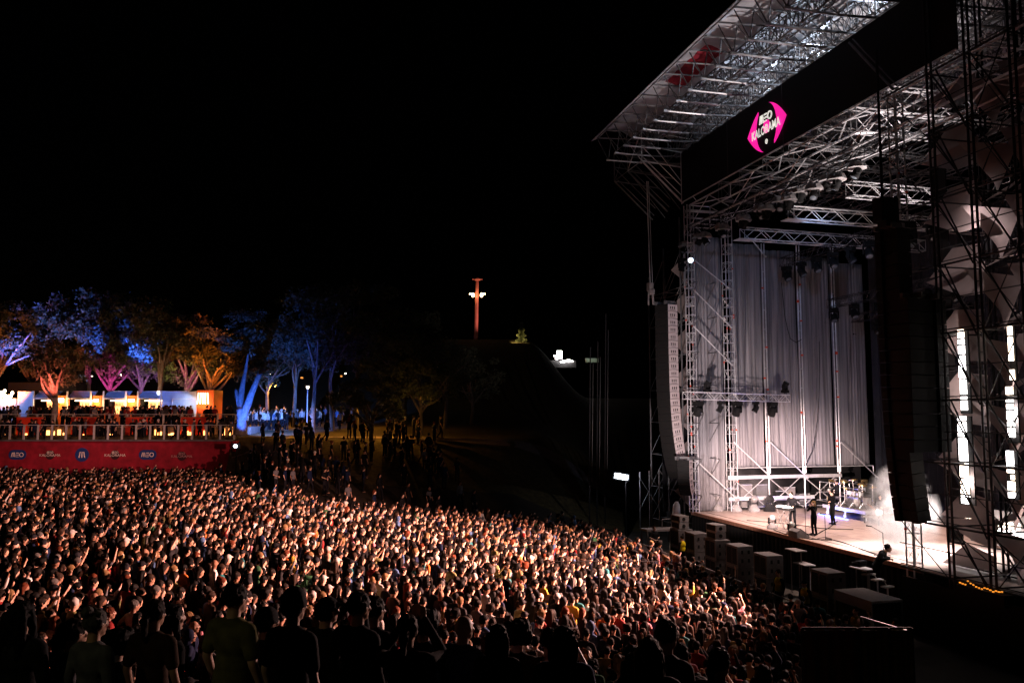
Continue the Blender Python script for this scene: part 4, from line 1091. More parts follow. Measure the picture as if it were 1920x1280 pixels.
# ================================================================== PEOPLE
def pmat(name, kind):
    m = bpy.data.materials.new(name); m.use_nodes = True; n = m.node_tree.nodes; l = m.node_tree.links
    b = n['Principled BSDF']; oi = n.new('ShaderNodeObjectInfo')
    mx = n.new('ShaderNodeMixRGB'); mx.blend_type = 'MULTIPLY'; mx.inputs[0].default_value = 1
    l.new(oi.outputs['Color'], mx.inputs[1])
    if kind == 'skin':
        at = n.new('ShaderNodeAttribute'); at.attribute_name = 'tint'; l.new(at.outputs['Color'], mx.inputs[2]); b.inputs['Roughness'].default_value = .5
    else:
        tc = n.new('ShaderNodeTexCoord'); nz = n.new('ShaderNodeTexNoise'); nz.inputs['Scale'].default_value = 9 if kind == 'cloth' else 40
        if kind == 'hair':
            mp = n.new('ShaderNodeMapping'); mp.inputs['Scale'].default_value = (1, 1, .15); l.new(tc.outputs['Object'], mp.inputs['Vector']); l.new(mp.outputs[0], nz.inputs['Vector'])
        else: l.new(tc.outputs['Object'], nz.inputs['Vector'])
        nz.inputs['Detail'].default_value = 4
        rp = n.new('ShaderNodeValToRGB'); rp.color_ramp.elements[0].position = .3; rp.color_ramp.elements[0].color = (.55,.55,.55,1); rp.color_ramp.elements[1].position = .7
        l.new(nz.outputs['Fac'], rp.inputs['Fac']); l.new(rp.outputs['Color'], mx.inputs[2])
        bp = n.new('ShaderNodeBump'); bp.inputs['Strength'].default_value = .5; bp.inputs['Distance'].default_value = .02 if kind == 'cloth' else .008
        l.new(nz.outputs['Fac'], bp.inputs['Height']); l.new(bp.outputs['Normal'], b.inputs['Normal'])
        b.inputs['Roughness'].default_value = .85 if kind == 'cloth' else .7
    l.new(mx.outputs[0], b.inputs['Base Color']); b.inputs['Specular IOR Level'].default_value = .35 if kind == 'skin' else .08
    return m
MT['skin'] = pmat('skin', 'skin'); MT['cloth'] = pmat('cloth', 'cloth'); MT['hair'] = pmat('hair', 'hair')
def cap(mb, p, q, r, r2=None, n=8):
    r2 = r if r2 is None else r2
    mb.tube(p, q, r, n, r2); mb.ell(p, (r,)*3, n, 5); mb.ell(q, (r2,)*3, n, 5)
# poses: elbow, wrist for each side (x>0 = right of the figure); figure faces +y, 1.75 m tall
DEF = dict(el=[(-.24,-.03,1.16), (.24,-.03,1.16)], wr=[(-.25,.06,.93), (.25,.06,.93)], kn=[(-.11,.03,.50), (.11,.03,.50)], an=[(-.12,-.02,.09), (.12,-.02,.09)], hip=.93, lean=0, turn=0)
POSES = {
 'down': {},
 'clasp': dict(el=[(-.27,.02,1.18), (.27,.02,1.18)], wr=[(-.06,.22,1.05), (.06,.22,1.07)]),
 'raise': dict(el=[(-.24,-.03,1.16), (.32,.12,1.60)], wr=[(-.25,.06,.93), (.22,.22,1.84)]),
 'phone': dict(el=[(-.26,.20,1.40), (.26,.20,1.40)], wr=[(-.07,.34,1.66), (.07,.34,1.66)]),
 'hips': dict(el=[(-.40,-.08,1.20), (.40,-.08,1.20)], wr=[(-.22,.05,1.02), (.22,.05,1.02)]),
 'stride': dict(kn=[(-.10,.16,.50), (.10,-.02,.49)], an=[(-.11,.14,.09), (.11,-.28,.13)]),
 'sing': dict(el=[(-.25,.12,1.22), (.25,.14,1.24)], wr=[(-.05,.20,1.50), (.06,.16,1.46)]),
 'keys': dict(el=[(-.26,.02,1.18), (.26,.02,1.18)], wr=[(-.20,.30,1.08), (.18,.32,1.08)], lean=.12),
 'guitar': dict(el=[(-.30,.02,1.20), (.28,.05,1.18)], wr=[(-.30,.28,1.22), (.02,.20,1.08)]),
 'sit': dict(el=[(-.28,.10,1.20), (.28,.10,1.20)], wr=[(-.20,.34,1.16), (.20,.34,1.16)], kn=[(-.20,.42,.95), (.20,.42,.95)], an=[(-.22,.42,.52), (.22,.42,.52)]),
 'bend': dict(el=[(-.27,.22,1.22), (.27,.22,1.22)], wr=[(-.10,.42,1.20), (.12,.44,1.22)], lean=.55),
}
def build_pose(name):
    d = dict(DEF); d.update(POSES[name]); ln = d['lean']; piv = V((0,0,.95)); RM = Matrix.Rotation(-ln, 3, 'X')
    U = lambda p: piv + RM @ (V(p)-piv)
    body, shirt, tee, trous = MB(), MB(), MB(), MB()
    def torso(m, g, low=.90):
        m.ell(U((0,-.005,1.33)), (.158+g, .105+g, .17+g), 14, 10); m.ell(U((0,0,1.12)), (.135+g, .095+g, .17+g), 14, 8)
        m.ell(U((0,-.01,1.42)), (.17+g, .075+g, .055+g), 12, 6)
        cap(m, U((-.145,-.01,1.415)), U((.145,-.01,1.415)), .056+g)
    torso(body, 0)
    body.ell((0,0,.95), (.160,.115,.12), 14, 8)
    cap(body, U((0,-.015,1.42)), U((0,.005,1.58)), .058, .052)
    hc = U((0,.02,1.645))
    HR = Matrix.Rotation(-ln*.4, 3, 'X')
    h = lambda p: hc + HR @ V(p)
    body.ell(hc+HR@V((0,-.008,.012)), (.074,.092,.103), 16, 12)
    body.ell(h((0,.028,-.055)), (.056,.058,.066), 12, 8)          # jaw
    body.ell(h((0,.068,-.098)), (.026,.022,.018), 8, 6)           # chin
    body.tube(h((0,.088,.022)), h((0,.108,-.026)), .010, 6, .017)  # nose
    body.ell(h((0,.100,-.026)), (.018,.016,.011), 8, 5)
    body.ell(h((0,.080,.036)), (.052,.016,.011), 10, 5)           # brow
    body.ell(h((0,.082,-.060)), (.026,.014,.011), 8, 5)           # mouth
    for s_ in (-1, 1):
        body.ell(h((s_*.076,-.008,-.004)), (.010,.022,.031), 8, 6)
        body.ell(h((s_*.040,.062,-.018)), (.024,.022,.02), 8, 6)
    for i, s_ in enumerate((-1, 1)):
        sh = U((s_*.178,-.012,1.412)); el = V(d['el'][i]); wr = V(d['wr'][i])
        if ln: el = U(el) if name != 'bend' else el; 
        cap(body, sh, el, .050, .038); cap(body, el, wr, .038, .026)
        dr = (wr-el).normalized(); side = dr.cross(V((0,1,0)) if abs(dr.y) < .8 else V((0,0,1))).normalized(); nr = dr.cross(side)
        pm = wr+dr*.055; cap(body, wr, pm, .026, .031)
        for q in range(4):
            b0 = pm+side*((q-1.5)*.021)+dr*.012; ll = (.062,.074,.070,.054)[q]
            mid = b0+dr*ll*.55+nr*.008; cap(body, b0, mid, .0095, n=6); cap(body, mid, mid+dr*ll*.4+nr*.022, .0085, n=6)
        tb = wr+dr*.025+side*(-.026); cap(body, tb, tb+side*(-.022)+dr*.035, .011, n=6); cap(body, tb+side*(-.022)+dr*.035, tb+side*(-.026)+dr*.062+nr*.01, .0095, n=6)
        # sleeves
        cap(shirt, sh, el, .064, .050); cap(shirt, el, wr-dr*.01, .050, .036)
        cap(tee, sh, sh.lerp(el, .72), .066, .062)
        hp = V((s_*.088,0,d['hip'])); kn = V(d['kn'][i]); an = V(d['an'][i])
        cap(body, hp, kn, .083, .054); cap(body, kn, an, .054, .036); cap(body, an+V((0,-.03,-.04)), an+V((s_*.01,.15,-.055)), .038, .030)
        cap(trous, hp, kn, .098, .070); cap(trous, kn, an+V((0,0,.02)), .070, .055)
        cap(trous, an+V((0,-.03,-.035)), an+V((s_*.01,.16,-.05)), .047, .037)
    torso(shirt, .018); torso(tee, .018); trous.ell((0,0,.95), (.172,.128,.12), 14, 8)
    for m in (shirt, tee):
        m.ell((0,0,.96), (.176,.134,.11), 14, 8); m.ell(U((0,0,1.02)), (.165,.125,.14), 14, 8); cap(m, U((0,-.015,1.43)), U((0,-.008,1.47)), .066, .064)
    return dict(body=body, shirt=shirt, tee=tee, trous=trous, hc=hc)
def fused(mb, voxel, ratio, smooth_it=3, lod=None):
    me = bpy.data.meshes.new('tmp'); me.from_pydata(mb.v, [], mb.f); me.update()
    o = bpy.data.objects.new('tmp', me); col.objects.link(o)
    m = o.modifiers.new('r', 'REMESH'); m.mode = 'VOXEL'; m.voxel_size = voxel
    s_ = o.modifiers.new('s', 'SMOOTH'); s_.iterations = smooth_it; s_.factor = .5
    d_ = o.modifiers.new('d', 'DECIMATE'); d_.ratio = ratio
    dg = bpy.context.evaluated_depsgraph_get(); r = bpy.data.meshes.new_from_object(o.evaluated_get(dg))
    bpy.data.objects.remove(o); bpy.data.meshes.remove(me)
    return r
def finish(me, m, name):
    me.name = name; me.materials.clear(); me.materials.append(MT[m]); me.polygons.foreach_set('use_smooth', [True]*len(me.polygons)); return me
def tint(me, hc):
    n = len(me.vertices); co = np.empty(n*3); me.vertices.foreach_get('co', co); co = co.reshape(-1, 3)-np.array(hc)
    c = np.ones((n, 4))
    f = co[:,1] > .05
    for sx in (-1, 1):
        e_ = f & (np.abs(co[:,0]-sx*.031) < .015) & (np.abs(co[:,2]-.016) < .009); c[e_] = (.10,.07,.06,1)
        b_ = f & (np.abs(co[:,0]-sx*.034) < .024) & (np.abs(co[:,2]-.040) < .007); c[b_] = (.35,.25,.2,1)
    m_ = f & (np.abs(co[:,0]) < .027) & (np.abs(co[:,2]+.060) < .008); c[m_] = (.75,.32,.30,1)
    at = me.color_attributes.new('tint', 'FLOAT_COLOR', 'POINT'); at.data.foreach_set('color', c.ravel())
# hair pieces around a head centre at the origin
def hair_mb(kind, seed=0):
    mb = MB(); rr = random.Random(seed)
    if kind in ('short', 'long', 'bun', 'pony', 'bob'):
        mb.ell((0,-.020,.032), (.083,.096,.096), 14, 10)
        for i in range(16): a = rr.uniform(0, 2*PI); q = rr.uniform(.2, 1); mb.ell((.07*q*math.cos(a), -.03+.08*q*math.sin(a), .09+.03*(1-q)), (.024,.024,.016), 6, 4)
    if kind == 'bald': return None
    if kind == 'long':
        for x in (-.055, 0, .055):
            cap(mb, (x, -.075, .02), (x*1.3, -.10, -.34+abs(x)), .045, .032)
        for x in (-.078, .078): cap(mb, (x, -.01, .02), (x*1.25, .01, -.24), .026, .022)
    if kind == 'bob':
        for x in (-.07, -.03, .03, .07): cap(mb, (x, -.05, .02), (x*1.15, -.05, -.12), .042, .034)
    if kind == 'bun': mb.ell((0,-.09,.115), (.05,.05,.048), 10, 8)
    if kind == 'pony': cap(mb, (0,-.10,.06), (0,-.15,-.02), .026, .036); cap(mb, (0,-.15,-.02), (0,-.13,-.20), .036, .014)
    if kind == 'curly':
        for i in range(46):
            a = rr.uniform(0, 2*PI); z = rr.uniform(-.05, .12); r_ = .105-(.3*max(0, z-.03))
            y = r_*math.sin(a)*1.05-.02
            if y > .05 and z < .06: continue
            mb.ell((r_*math.cos(a)*.9, y, z+.01), (.036,.036,.034), 6, 5)
        mb.ell((0,-.02,.06), (.10,.10,.10), 12, 8)
    if kind == 'cap':
        mb.ell((0,-.010,.045), (.086,.102,.080), 14, 10)
        mb.box((0,.115,.042), (.12,.10,.018), ax=(V((1,0,0)), V((0,.97,-.2)), V((0,.2,.97))))
    if kind == 'beanie':
        mb.ell((0,-.015,.050), (.088,.100,.095), 14, 10); mb.lathe((0,-.01,.015), [(.092,-.02),(.096,0),(.092,.03)], 14)
    if kind == 'hood':
        mb.ell((0,-.035,.015), (.105,.105,.125), 14, 10); cap(mb, (0,-.06,-.10), (0,-.07,-.17), .09, .08)
    return mb
def jitter(me, amp, sc3, f=1.0):
    n = len(me.vertices); co = np.empty(n*3); me.vertices.foreach_get('co', co); nr = np.empty(n*3); me.vertices.foreach_get('normal', nr)
    co = co.reshape(-1, 3)*f; nr = nr.reshape(-1, 3)
    d = np.array([noise.noise(V((p[0]*sc3[0], p[1]*sc3[1], p[2]*sc3[2]))) for p in co])
    me.vertices.foreach_set('co', (co+nr*(d*amp)[:, None]).ravel()); me.update(); return me
HK = ['short', 'long', 'bob', 'bun', 'pony', 'curly', 'cap', 'beanie', 'hood']
PROTO = {}; LOD = {}
for pn in POSES:
    d = build_pose(pn)
    b = fused(d['body'], .0095, .16); tint(b, d['hc']); finish(b, 'skin', 'person')
    PROTO[pn] = dict(body=b, shirt=finish(fused(d['shirt'], .014, .30), 'cloth', 'shirt'), tee=finish(fused(d['tee'], .014, .35), 'cloth', 'shirt'), trous=finish(fused(d['trous'], .018, .30), 'cloth', 'trousers'), hc=d['hc'])
    if pn in ('down', 'clasp', 'raise', 'phone', 'stride'):
        LOD[pn] = dict(body=fused(d['body'], .02, .075, 1), shirt=fused(d['shirt'], .03, .09, 1), tee=fused(d['tee'], .03, .12, 1), trous=fused(d['trous'], .035, .10, 1), hc=d['hc'])
HAIR = {}; HLOD = {}
for i, k in enumerate(HK):
    mb = hair_mb(k, i); HAIR[k] = finish(jitter(fused(mb, .009, .45, 2), .016 if k not in ('cap', 'beanie', 'hood') else .004, (70, 70, 18), 1.05), 'cloth' if k in ('cap', 'beanie', 'hood') else 'hair', 'hair'); HLOD[k] = jitter(fused(mb, .022, .25, 1), .02, (50, 50, 20), 1.15)
def head_mesh_person(loc, face, pose, hair, cols, sleeves='shirt', s=1.0, label='', grp=None, wide=1.0):
    pr = PROTO[pose]
    o = bpy.data.objects.new('person', pr['body']); col.objects.link(o); o.location = loc; o.rotation_euler = (0,0,face); o.scale = (s*wide, s*wide, s); o.color = (*cols['skin'], 1)
    tag(o, label, 'person', grp)
    for nm, me, c in (('shirt', pr[sleeves], cols['top']), ('trousers', pr['trous'], cols['leg'])):
        q = bpy.data.objects.new(nm, me); col.objects.link(q); q.parent = o; q.color = (*c, 1)
    if hair != 'bald':
        q = bpy.data.objects.new('hair' if hair not in ('cap', 'beanie', 'hood') else {'cap':'cap_hat','beanie':'knit_hat','hood':'hood'}[hair], HAIR[hair]); col.objects.link(q); q.parent = o
        q.location = pr['hc']; q.color = (*(cols['hair'] if hair not in ('cap', 'beanie') and hair != 'hood' else (cols['top'] if hair == 'hood' else cols['hat'])), 1)
        if hair in ('cap', 'beanie'):
            q2 = bpy.data.objects.new('hair', HAIR['short']); col.objects.link(q2); q2.parent = o; q2.location = V(pr['hc'])+V((0,-.012,-.03)); q2.scale = (.95,.95,.8); q2.color = (*cols['hair'], 1)
    return o
TOPC = {'black': (.004,.004,.005), 'charcoal': (.013,.013,.015), 'navy': (.006,.011,.035), 'grey': (.11,.11,.12), 'white': (.50,.48,.46), 'olive': (.16,.15,.06), 'dark red': (.20,.02,.02), 'denim blue': (.06,.11,.22), 'brown': (.045,.025,.015), 'beige': (.40,.32,.24), 'teal': (.02,.12,.13), 'orange': (.50,.14,.03), 'dark green': (.02,.07,.03), 'pink': (.50,.20,.24), 'mustard': (.40,.24,.03)}
TOPW = [34, 20, 12, 5, 4, 4, 3, 5, 4, 2, 2, 1.5, 2, 1.2, 1]
HAIRC = {'black': (.003,.0028,.0025), 'dark brown': (.008,.005,.003), 'brown': (.022,.012,.007), 'reddish': (.09,.022,.008), 'blond': (.16,.095,.04), 'grey': (.08,.075,.07)}
HAIRW = [34, 34, 18, 4, 5, 3]
SKINS = [(.56,.34,.25), (.50,.29,.20), (.60,.38,.29), (.42,.24,.16), (.26,.14,.09), (.53,.32,.22)]
HN = {'short': 'short %s hair', 'long': 'long loose %s hair', 'bob': 'chin length %s hair', 'bun': '%s hair in a bun', 'pony': '%s ponytail', 'curly': 'bushy curly %s hair', 'cap': '%s cap', 'beanie': '%s knit hat', 'hood': 'raised hood', 'bald': 'bald head'}
# ---- crowd positions
def front(x, y): return TV(x, y)
def pxy(x, y, z):
    zr = z-CAMZ; d = y*cth+zr*sth; u = -y*sth+zr*cth
    return 960+F*x/d, 640-F*u/d
cand = []
sp_ = .60
for iy in range(int(4/sp_), int(66/sp_)):
    for ix in range(int(-54/sp_), int(16/sp_)):
        x = (ix+.5*(iy % 2)+RS.uniform(-.32,.32))*sp_*1.04; y = (iy+RS.uniform(-.32,.32))*sp_
        t, v = front(x, y)
        if v > -5.6 or y < 6.2: continue
        hz = H(x, y)+1.66; px, py = pxy(x, y, hz)
        if px < -60 or px > 1660 or py > 1420: continue
        # far limit of the dense crowd
        if px < 430: lim = 866
        else:
            lim = np.interp(px, [430, 600, 900, 1110, 1200, 1245, 1262], [893, 926, 950, 966, 992, 1012, 1012])
        dens = 1.0
        if py < lim: continue
        if py < lim+26: dens = .35 + .6*(py-lim)/26
        if x*x+y*y < 13**2: dens = .50
        if x > 1.5 and y < 15.5 and px > 1050: dens = .45
        if px > 1560 and y < 22: continue
        if px > 1500 and py > 1175: continue
        if px > 1480 and y < 17: continue
        if RS.rand() > dens: continue
        cand.append((x, y, t, v, px, py))
cand.sort(key=lambda c: c[0]**2+c[1]**2)
# hand placed figures nearest the camera come first: (px of head, py of head top, distance, pose, hair, top, sleeves, scale, label, colours)
hero = [
 (440, 1098, 7.4, 'down', 'short', 'olive', 'tee', 1.04, 'man in a baggy olive t-shirt seen from behind, tallest near figure', 'black', 0.30),
 (500, 1100, 9.2, 'down', 'beanie', 'charcoal', 'shirt', 1.0, 'person in a dark jacket and knit hat just right of the olive t-shirt', 'black', .25),
 (612, 1122, 8.0, 'phone', 'cap', 'charcoal', 'shirt', .98, 'person in cap and dark coat holding both hands up to the face', 'black', .2),
 (700, 1120, 8.6, 'down', 'short', 'black', 'shirt', 1.0, 'man with cropped hair and black collared jacket seen from behind', 'dark brown', .2),
 (795, 1150, 8.4, 'clasp', 'curly', 'navy', 'shirt', .98, 'person with bushy hair and navy jacket below the middle of the crowd', 'black', .15),
 (868, 1155, 8.2, 'down', 'bald', 'denim blue', 'shirt', 1.02, 'bald headed man in a denim jacket among the nearest figures', 'black', .2),
 (970, 1170, 8.6, 'down', 'curly', 'brown', 'shirt', .96, 'person with bushy hair in a dark brown coat near the bottom edge', 'dark brown', .1),
 (1030, 1180, 8.6, 'hips', 'short', 'black', 'shirt', 1.0, 'person in black with hands on hips near the bottom edge', 'black', .1),
 (320, 1110, 8.8, 'down', 'long', 'black', 'shirt', 1.0, 'person with long black hair and black coat left of the olive t-shirt', 'black', .2),
 (225, 1105, 9.4, 'down', 'curly', 'charcoal', 'shirt', 1.02, 'person with curly hair and charcoal jacket in the left dark foreground', 'black', .2),
 (140, 1135, 8.8, 'clasp', 'pony', 'teal', 'shirt', .97, 'person with ponytail and teal jacket at the lower left corner', 'dark brown', .2),
 (45, 1120, 9.0, 'down', 'long', 'black', 'shirt', 1.0, 'person with long hair at the far lower left edge', 'dark brown', .2),
 (1185, 1190, 9.5, 'down', 'long', 'black', 'shirt', .98, 'person with long hair and black coat at the dark lower centre right', 'black', .1),
 (1310, 1215, 10.0, 'down', 'cap', 'black', 'shirt', 1.0, 'person in black cap and coat at the dark lower right', 'black', .1)]
used_lab = set(); n_ind = 0; heroes = []
TG = S(10, 2, 3)
def face_of(x, y, j=.0): return math.atan2(TG.y-y, TG.x-x)-PI/2+random.uniform(-j, j)
for (px, py, dist, pose, hair, top, sl, s_, lab, hc_, j) in hero:
    p = P(px, py, Y=dist); g0 = H(p.x, p.y); hgt = p.z-g0; s_ = min(1.16, max(.86, hgt/1.76))
    z0 = p.z - 1.76*s_
    if abs(z0-g0) < .25: z0 = g0 
    z0 = min(z0, g0)
    o = head_mesh_person((p.x, p.y, g0-.0), face_of(p.x, p.y, j)-.1, pose, hair, dict(skin=SKINS[n_ind % 3], top=TOPC[top], leg=TOPC['charcoal'], hair=HAIRC[hc_], hat=TOPC['charcoal']), sl, max(s_, .9), lab, 'audience', 1.12)
    heroes.append((p.x, p.y)); used_lab.add(lab); n_ind += 1
def zone(px, py, t, v, x, y):
    if v > -7.3 and t > 12: return 'by the pit barrier near the desk case'
    if v > -7.6: return 'by the barrier before the subwoofers'
    if px > 1400: return 'near the fence panels'
    if px > 1200: return 'lower right part of crowd'
    if px > 960: return 'lower middle of crowd'
    if px > 620: return 'behind the nearest figures'
    if px > 330: return 'near the olive t-shirt man'
    return 'lower left of crowd'
POSN = {'down': 'arms down', 'clasp': 'hands clasped', 'raise': 'one arm raised', 'phone': 'both hands held up', 'hips': 'hands on hips'}
rest = []
tops = list(TOPC); hcs = list(HAIRC)
for (x, y, t, v, px, py) in cand:
    if any((x-a)**2+(y-b)**2 < .42 for a, b in heroes): continue
    inview = -15 < px < 1640 and py < 1290
    pose = str(RS.choice(['down', 'clasp', 'raise', 'phone', 'hips'], p=[.52, .27, .055, .055, .10]))
    hair = str(RS.choice(HK+['bald'], p=[.33, .23, .10, .06, .08, .06, .07, .03, .02, .02]))
    top = str(RS.choice(tops, p=np.array(TOPW)/sum(TOPW))); hc_ = str(RS.choice(hcs, p=np.array(HAIRW)/sum(HAIRW)))
    sl = 'tee' if RS.rand() < .33 else 'shirt'; s_ = RS.uniform(.90, 1.06)
    if hair in ('long', 'bob', 'bun', 'pony'): s_ -= .04
    skin = SKINS[RS.randint(6)] if RS.rand() > .1 else SKINS[4]
    if inview and n_ind < 272:
        for tr in range(80):
            hn = HN[hair] % hc_ if '%s' in HN[hair] and hair not in ('cap', 'beanie') else (HN[hair] % 'dark' if '%s' in HN[hair] else HN[hair])
            lab = 'person, %s, %s %s, %s, %s' % (hn.replace(' hair in a bun', ' bun').replace('long loose', 'long').replace('chin length', 'bobbed').replace('bushy curly', 'curly'), top, 'tee' if sl == 'tee' else 'jacket', POSN[pose], zone(px, py, t, v, x, y))
            if lab not in used_lab: break
            top = random.choice(tops); hc_ = random.choice(hcs); sl = random.choice(('tee', 'shirt')); pose = random.choice(list(POSN)) if tr > 40 else pose
        used_lab.add(lab)
        head_mesh_person((x, y, H(x, y)), face_of(x, y, .38), pose, hair, dict(skin=skin, top=TOPC[top], leg=random.choice([TOPC['navy'], TOPC['charcoal'], TOPC['black'], TOPC['denim blue']]), hair=HAIRC[hc_], hat=TOPC['charcoal']), sl, s_, lab, 'audience', RS.uniform(.96, 1.12))
        n_ind += 1
    else: rest.append((x, y, H(x, y), face_of(x, y, .45), pose if pose != 'hips' else 'down', hair, TOPC[top], HAIRC[hc_], sl, s_, skin))
# ---- people on the VIP deck, hillside and slope
DW = 65.0
ZD1 = P(300, 826, Y=DW+.6).z; ZD2 = ZD1+1.05
def addp(x, y, z, face, s_=1.0, tops_=None, pose=None, skin=None):
    top = random.choice(tops_ or ['black', 'charcoal', 'navy', 'grey', 'white', 'black', 'dark red', 'denim blue', 'beige'])
    rest.append((x, y, z, face, pose or random.choice(['down', 'down', 'clasp', 'stride', 'raise'] if random.random() < .2 else ['down', 'clasp', 'stride']), random.choice(['short','long','bob','bun','short','cap']), TOPC[top], HAIRC[random.choice(hcs[:4])], random.choice(['tee','shirt']), s_, skin or random.choice(SKINS)))
XR = P(437, 830, Y=DW).x; XL = P(-80, 830, Y=DW).x
for i in range(62): addp(random.uniform(XL, XR-.6), random.uniform(DW+1.0, DW+3.3), ZD1, random.uniform(0, 6.3), random.uniform(.92, 1.04), ['black','charcoal','navy','black','grey'])
for i in range(118): addp(random.uniform(XL, P(350, 800, Y=DW+6).x), DW+4.6+random.uniform(0, 3.2), ZD2, random.uniform(0, 6.3), random.uniform(.92, 1.04), ['black','charcoal','navy','black','dark red','grey'])
for px, py in ((388, 762), (396, 764), (403, 763), (425, 765), (432, 768), (342, 762), (358, 761)):
    p = P(px, py, Y=DW+4.8); addp(p.x, p.y, ZD2, random.uniform(0, 6), 1.0, ['dark red', 'black'])
hp = [(468,812),(478,812),(455,806),(480,806),(488,802),(494,800),(499,803),(505,806),(509,800),(514,803),(519,806),(523,800),(528,804),(532,801),(537,803),(549,798),(557,797),(566,799),(487,768),(494,770),(519,764),(533,765),(583,797),(594,795),(598,797),(603,778),(610,776),(625,795),(632,798),(637,800),(659,790),(640,790),(432,752),(586,800),(475,798),(501,812),(512,813),(524,812),(460,815)]
for px, py in hp:
    for Y in (74, 72, 70, 68, 66, 64, 62, 60, 78, 82):
        p = P(px, py, Y=Y)
        if abs(H(p.x, p.y)-p.z) < .35: break
    addp(p.x, p.y, H(p.x, p.y), random.uniform(0, 6), random.uniform(.95, 1.1), ['white','beige','grey','black','denim blue','white','charcoal'])
for i in range(95):
    px = random.uniform(440, 830); Y = random.uniform(55, 65) if px < 700 else random.uniform(58, 66)
    p = P(px, 800, Y=Y); addp(p.x, p.y, H(p.x, p.y), random.uniform(-1.5, 0), random.uniform(.92, 1.05), ['black','charcoal','black','navy'])
for i in range(32):
    px = random.uniform(430, 900); py = random.uniform(845, 935) 
    lim = np.interp(px, [430, 600, 900], [893, 926, 950])
    if py > lim+4: continue
    for Y in np.arange(36, 62, 1.0):
        p = P(px, py, Y=Y)
        if p.z < H(p.x, p.y)+1.6: break
    addp(p.x, p.y, H(p.x, p.y), face_of(p.x, p.y, .4), random.uniform(.92, 1.05), ['black', 'charcoal', 'navy', 'black', 'grey'])
# ---- merge all far people into one mesh
def arr(me):
    n = len(me.vertices); co = np.empty(n*3, np.float32); me.vertices.foreach_get('co', co)
    me.calc_loop_triangles(); t = np.empty(len(me.loop_triangles)*3, np.int32); me.loop_triangles.foreach_get('vertices', t)
    return co.reshape(-1, 3), t.reshape(-1, 3)
LA = {k: {q: (arr(d[q]) if q != 'hc' else np.array(d[q])) for q in d} for k, d in LOD.items()}
HA = {k: arr(m) for k, m in HLOD.items()}
vv, tt, cc = [], [], []; off = 0
for (x, y, z, fa, pose, hair, top, hc_, sl, s_, skin) in rest:
    L = LA.get(pose, LA['down']); c_, s__ = math.cos(fa), math.sin(fa); Rm = np.array([[c_, -s__, 0], [s__, c_, 0], [0, 0, 1]], np.float32)
    leg = (.008,.008,.011); parts_ = [(L['body'], skin), (L[sl], top), (L['trous'], leg)]
    for (co, tr), c in parts_:
        q = (co*s_)@Rm.T + np.array([x, y, z], np.float32); vv.append(q); tt.append(tr+off); off += len(co); cc.append(np.tile(np.array([*c, 1], np.float32), (len(co), 1)))
    if hair != 'bald':
        co, tr = HA[hair]; q = ((co+L['hc'])*s_)@Rm.T + np.array([x, y, z], np.float32); vv.append(q.astype(np.float32)); tt.append(tr+off); off += len(co)
        c = hc_ if hair not in ('cap','beanie','hood') else (top if hair == 'hood' else ((.01,.01,.013) if RS.rand() < .8 else (.4,.38,.36)))
        cc.append(np.tile(np.array([*c, 1], np.float32), (len(co), 1)))
vv = np.concatenate(vv).astype(np.float32); tt = np.concatenate(tt).astype(np.int32); cc = np.concatenate(cc)
me = bpy.data.meshes.new('crowd'); me.vertices.add(len(vv)); me.vertices.foreach_set('co', vv.ravel())
me.loops.add(len(tt)*3); me.loops.foreach_set('vertex_index', tt.ravel()); me.polygons.add(len(tt))
me.polygons.foreach_set('loop_start', np.arange(0, len(tt)*3, 3, dtype=np.int32)); me.polygons.foreach_set('loop_total', np.full(len(tt), 3, np.int32))
me.polygons.foreach_set('use_smooth', np.ones(len(tt), bool)); me.update()
at = me.color_attributes.new('tint', 'FLOAT_COLOR', 'POINT'); at.data.foreach_set('color', cc.ravel())
cm = bpy.data.materials.new('crowd_mixed'); cm.use_nodes = True; n = cm.node_tree.nodes; a_ = n.new('ShaderNodeAttribute'); a_.attribute_name = 'tint'
cm.node_tree.links.new(a_.outputs['Color'], n['Principled BSDF'].inputs['Base Color']); n['Principled BSDF'].inputs['Roughness'].default_value = .7; n['Principled BSDF'].inputs['Specular IOR Level'].default_value = .1
me.materials.append(cm); co = bpy.data.objects.new('crowd', me); col.objects.link(co); tag(co, 'dense far mass of listeners, with drinkers on the terrace and strollers on the hill', 'crowd', None, 'stuff')
print('crowd: individuals', n_ind, 'mass', len(rest), 'verts', len(vv), 'tris', len(tt))

# ---- band and crew
def band(px, py, top_py, pose, hair, colr, lab, face, z=ZS, legc='black', hc_='dark brown', sl='shirt', wide=1.0, dz=0, hgt=None):
    p = P(px, py, z=z); s_ = hgt or 1.0
    if top_py is not None:
        q = P(px, top_py, Y=p.y); s_ = (q.z-p.z)/1.78
    return head_mesh_person((p.x, p.y, z+dz), face, pose, hair, dict(skin=SKINS[0], top=TOPC.get(colr, colr), leg=TOPC[legc], hair=HAIRC[hc_], hat=TOPC['charcoal']), sl, s_, lab, 'performers and crew', wide)
FA = A+PI/2       # facing the audience (-v)
band(1527, 1002, 938, 'sing', 'bob', 'black', 'singer with pale blond hair in a dark coat holding a microphone', FA+.1, hc_='blond', wide=1.08)
band(1487, 990, 921, 'keys', 'short', 'black', 'keyboard player in black long sleeves left of the singer', FA+.5)
band(1562, 983, 919, 'guitar', 'short', 'black', 'musician in black standing right of the singer before the drums', FA-.1)
band(1571, 962, None, 'sit', 'short', 'charcoal', 'drummer seated behind the white drum kit', FA, dz=.15, hgt=1.0)
band(1465, 935, None, 'down', 'short', 'charcoal', 'technician standing backstage behind the open pipes', FA+1.2, dz=.4)
# figure in the smoke
band(1652, 985, 927, 'guitar', 'short', 'black', 'musician with a guitar half hidden in bright smoke', FA+1.0, hc_='brown')
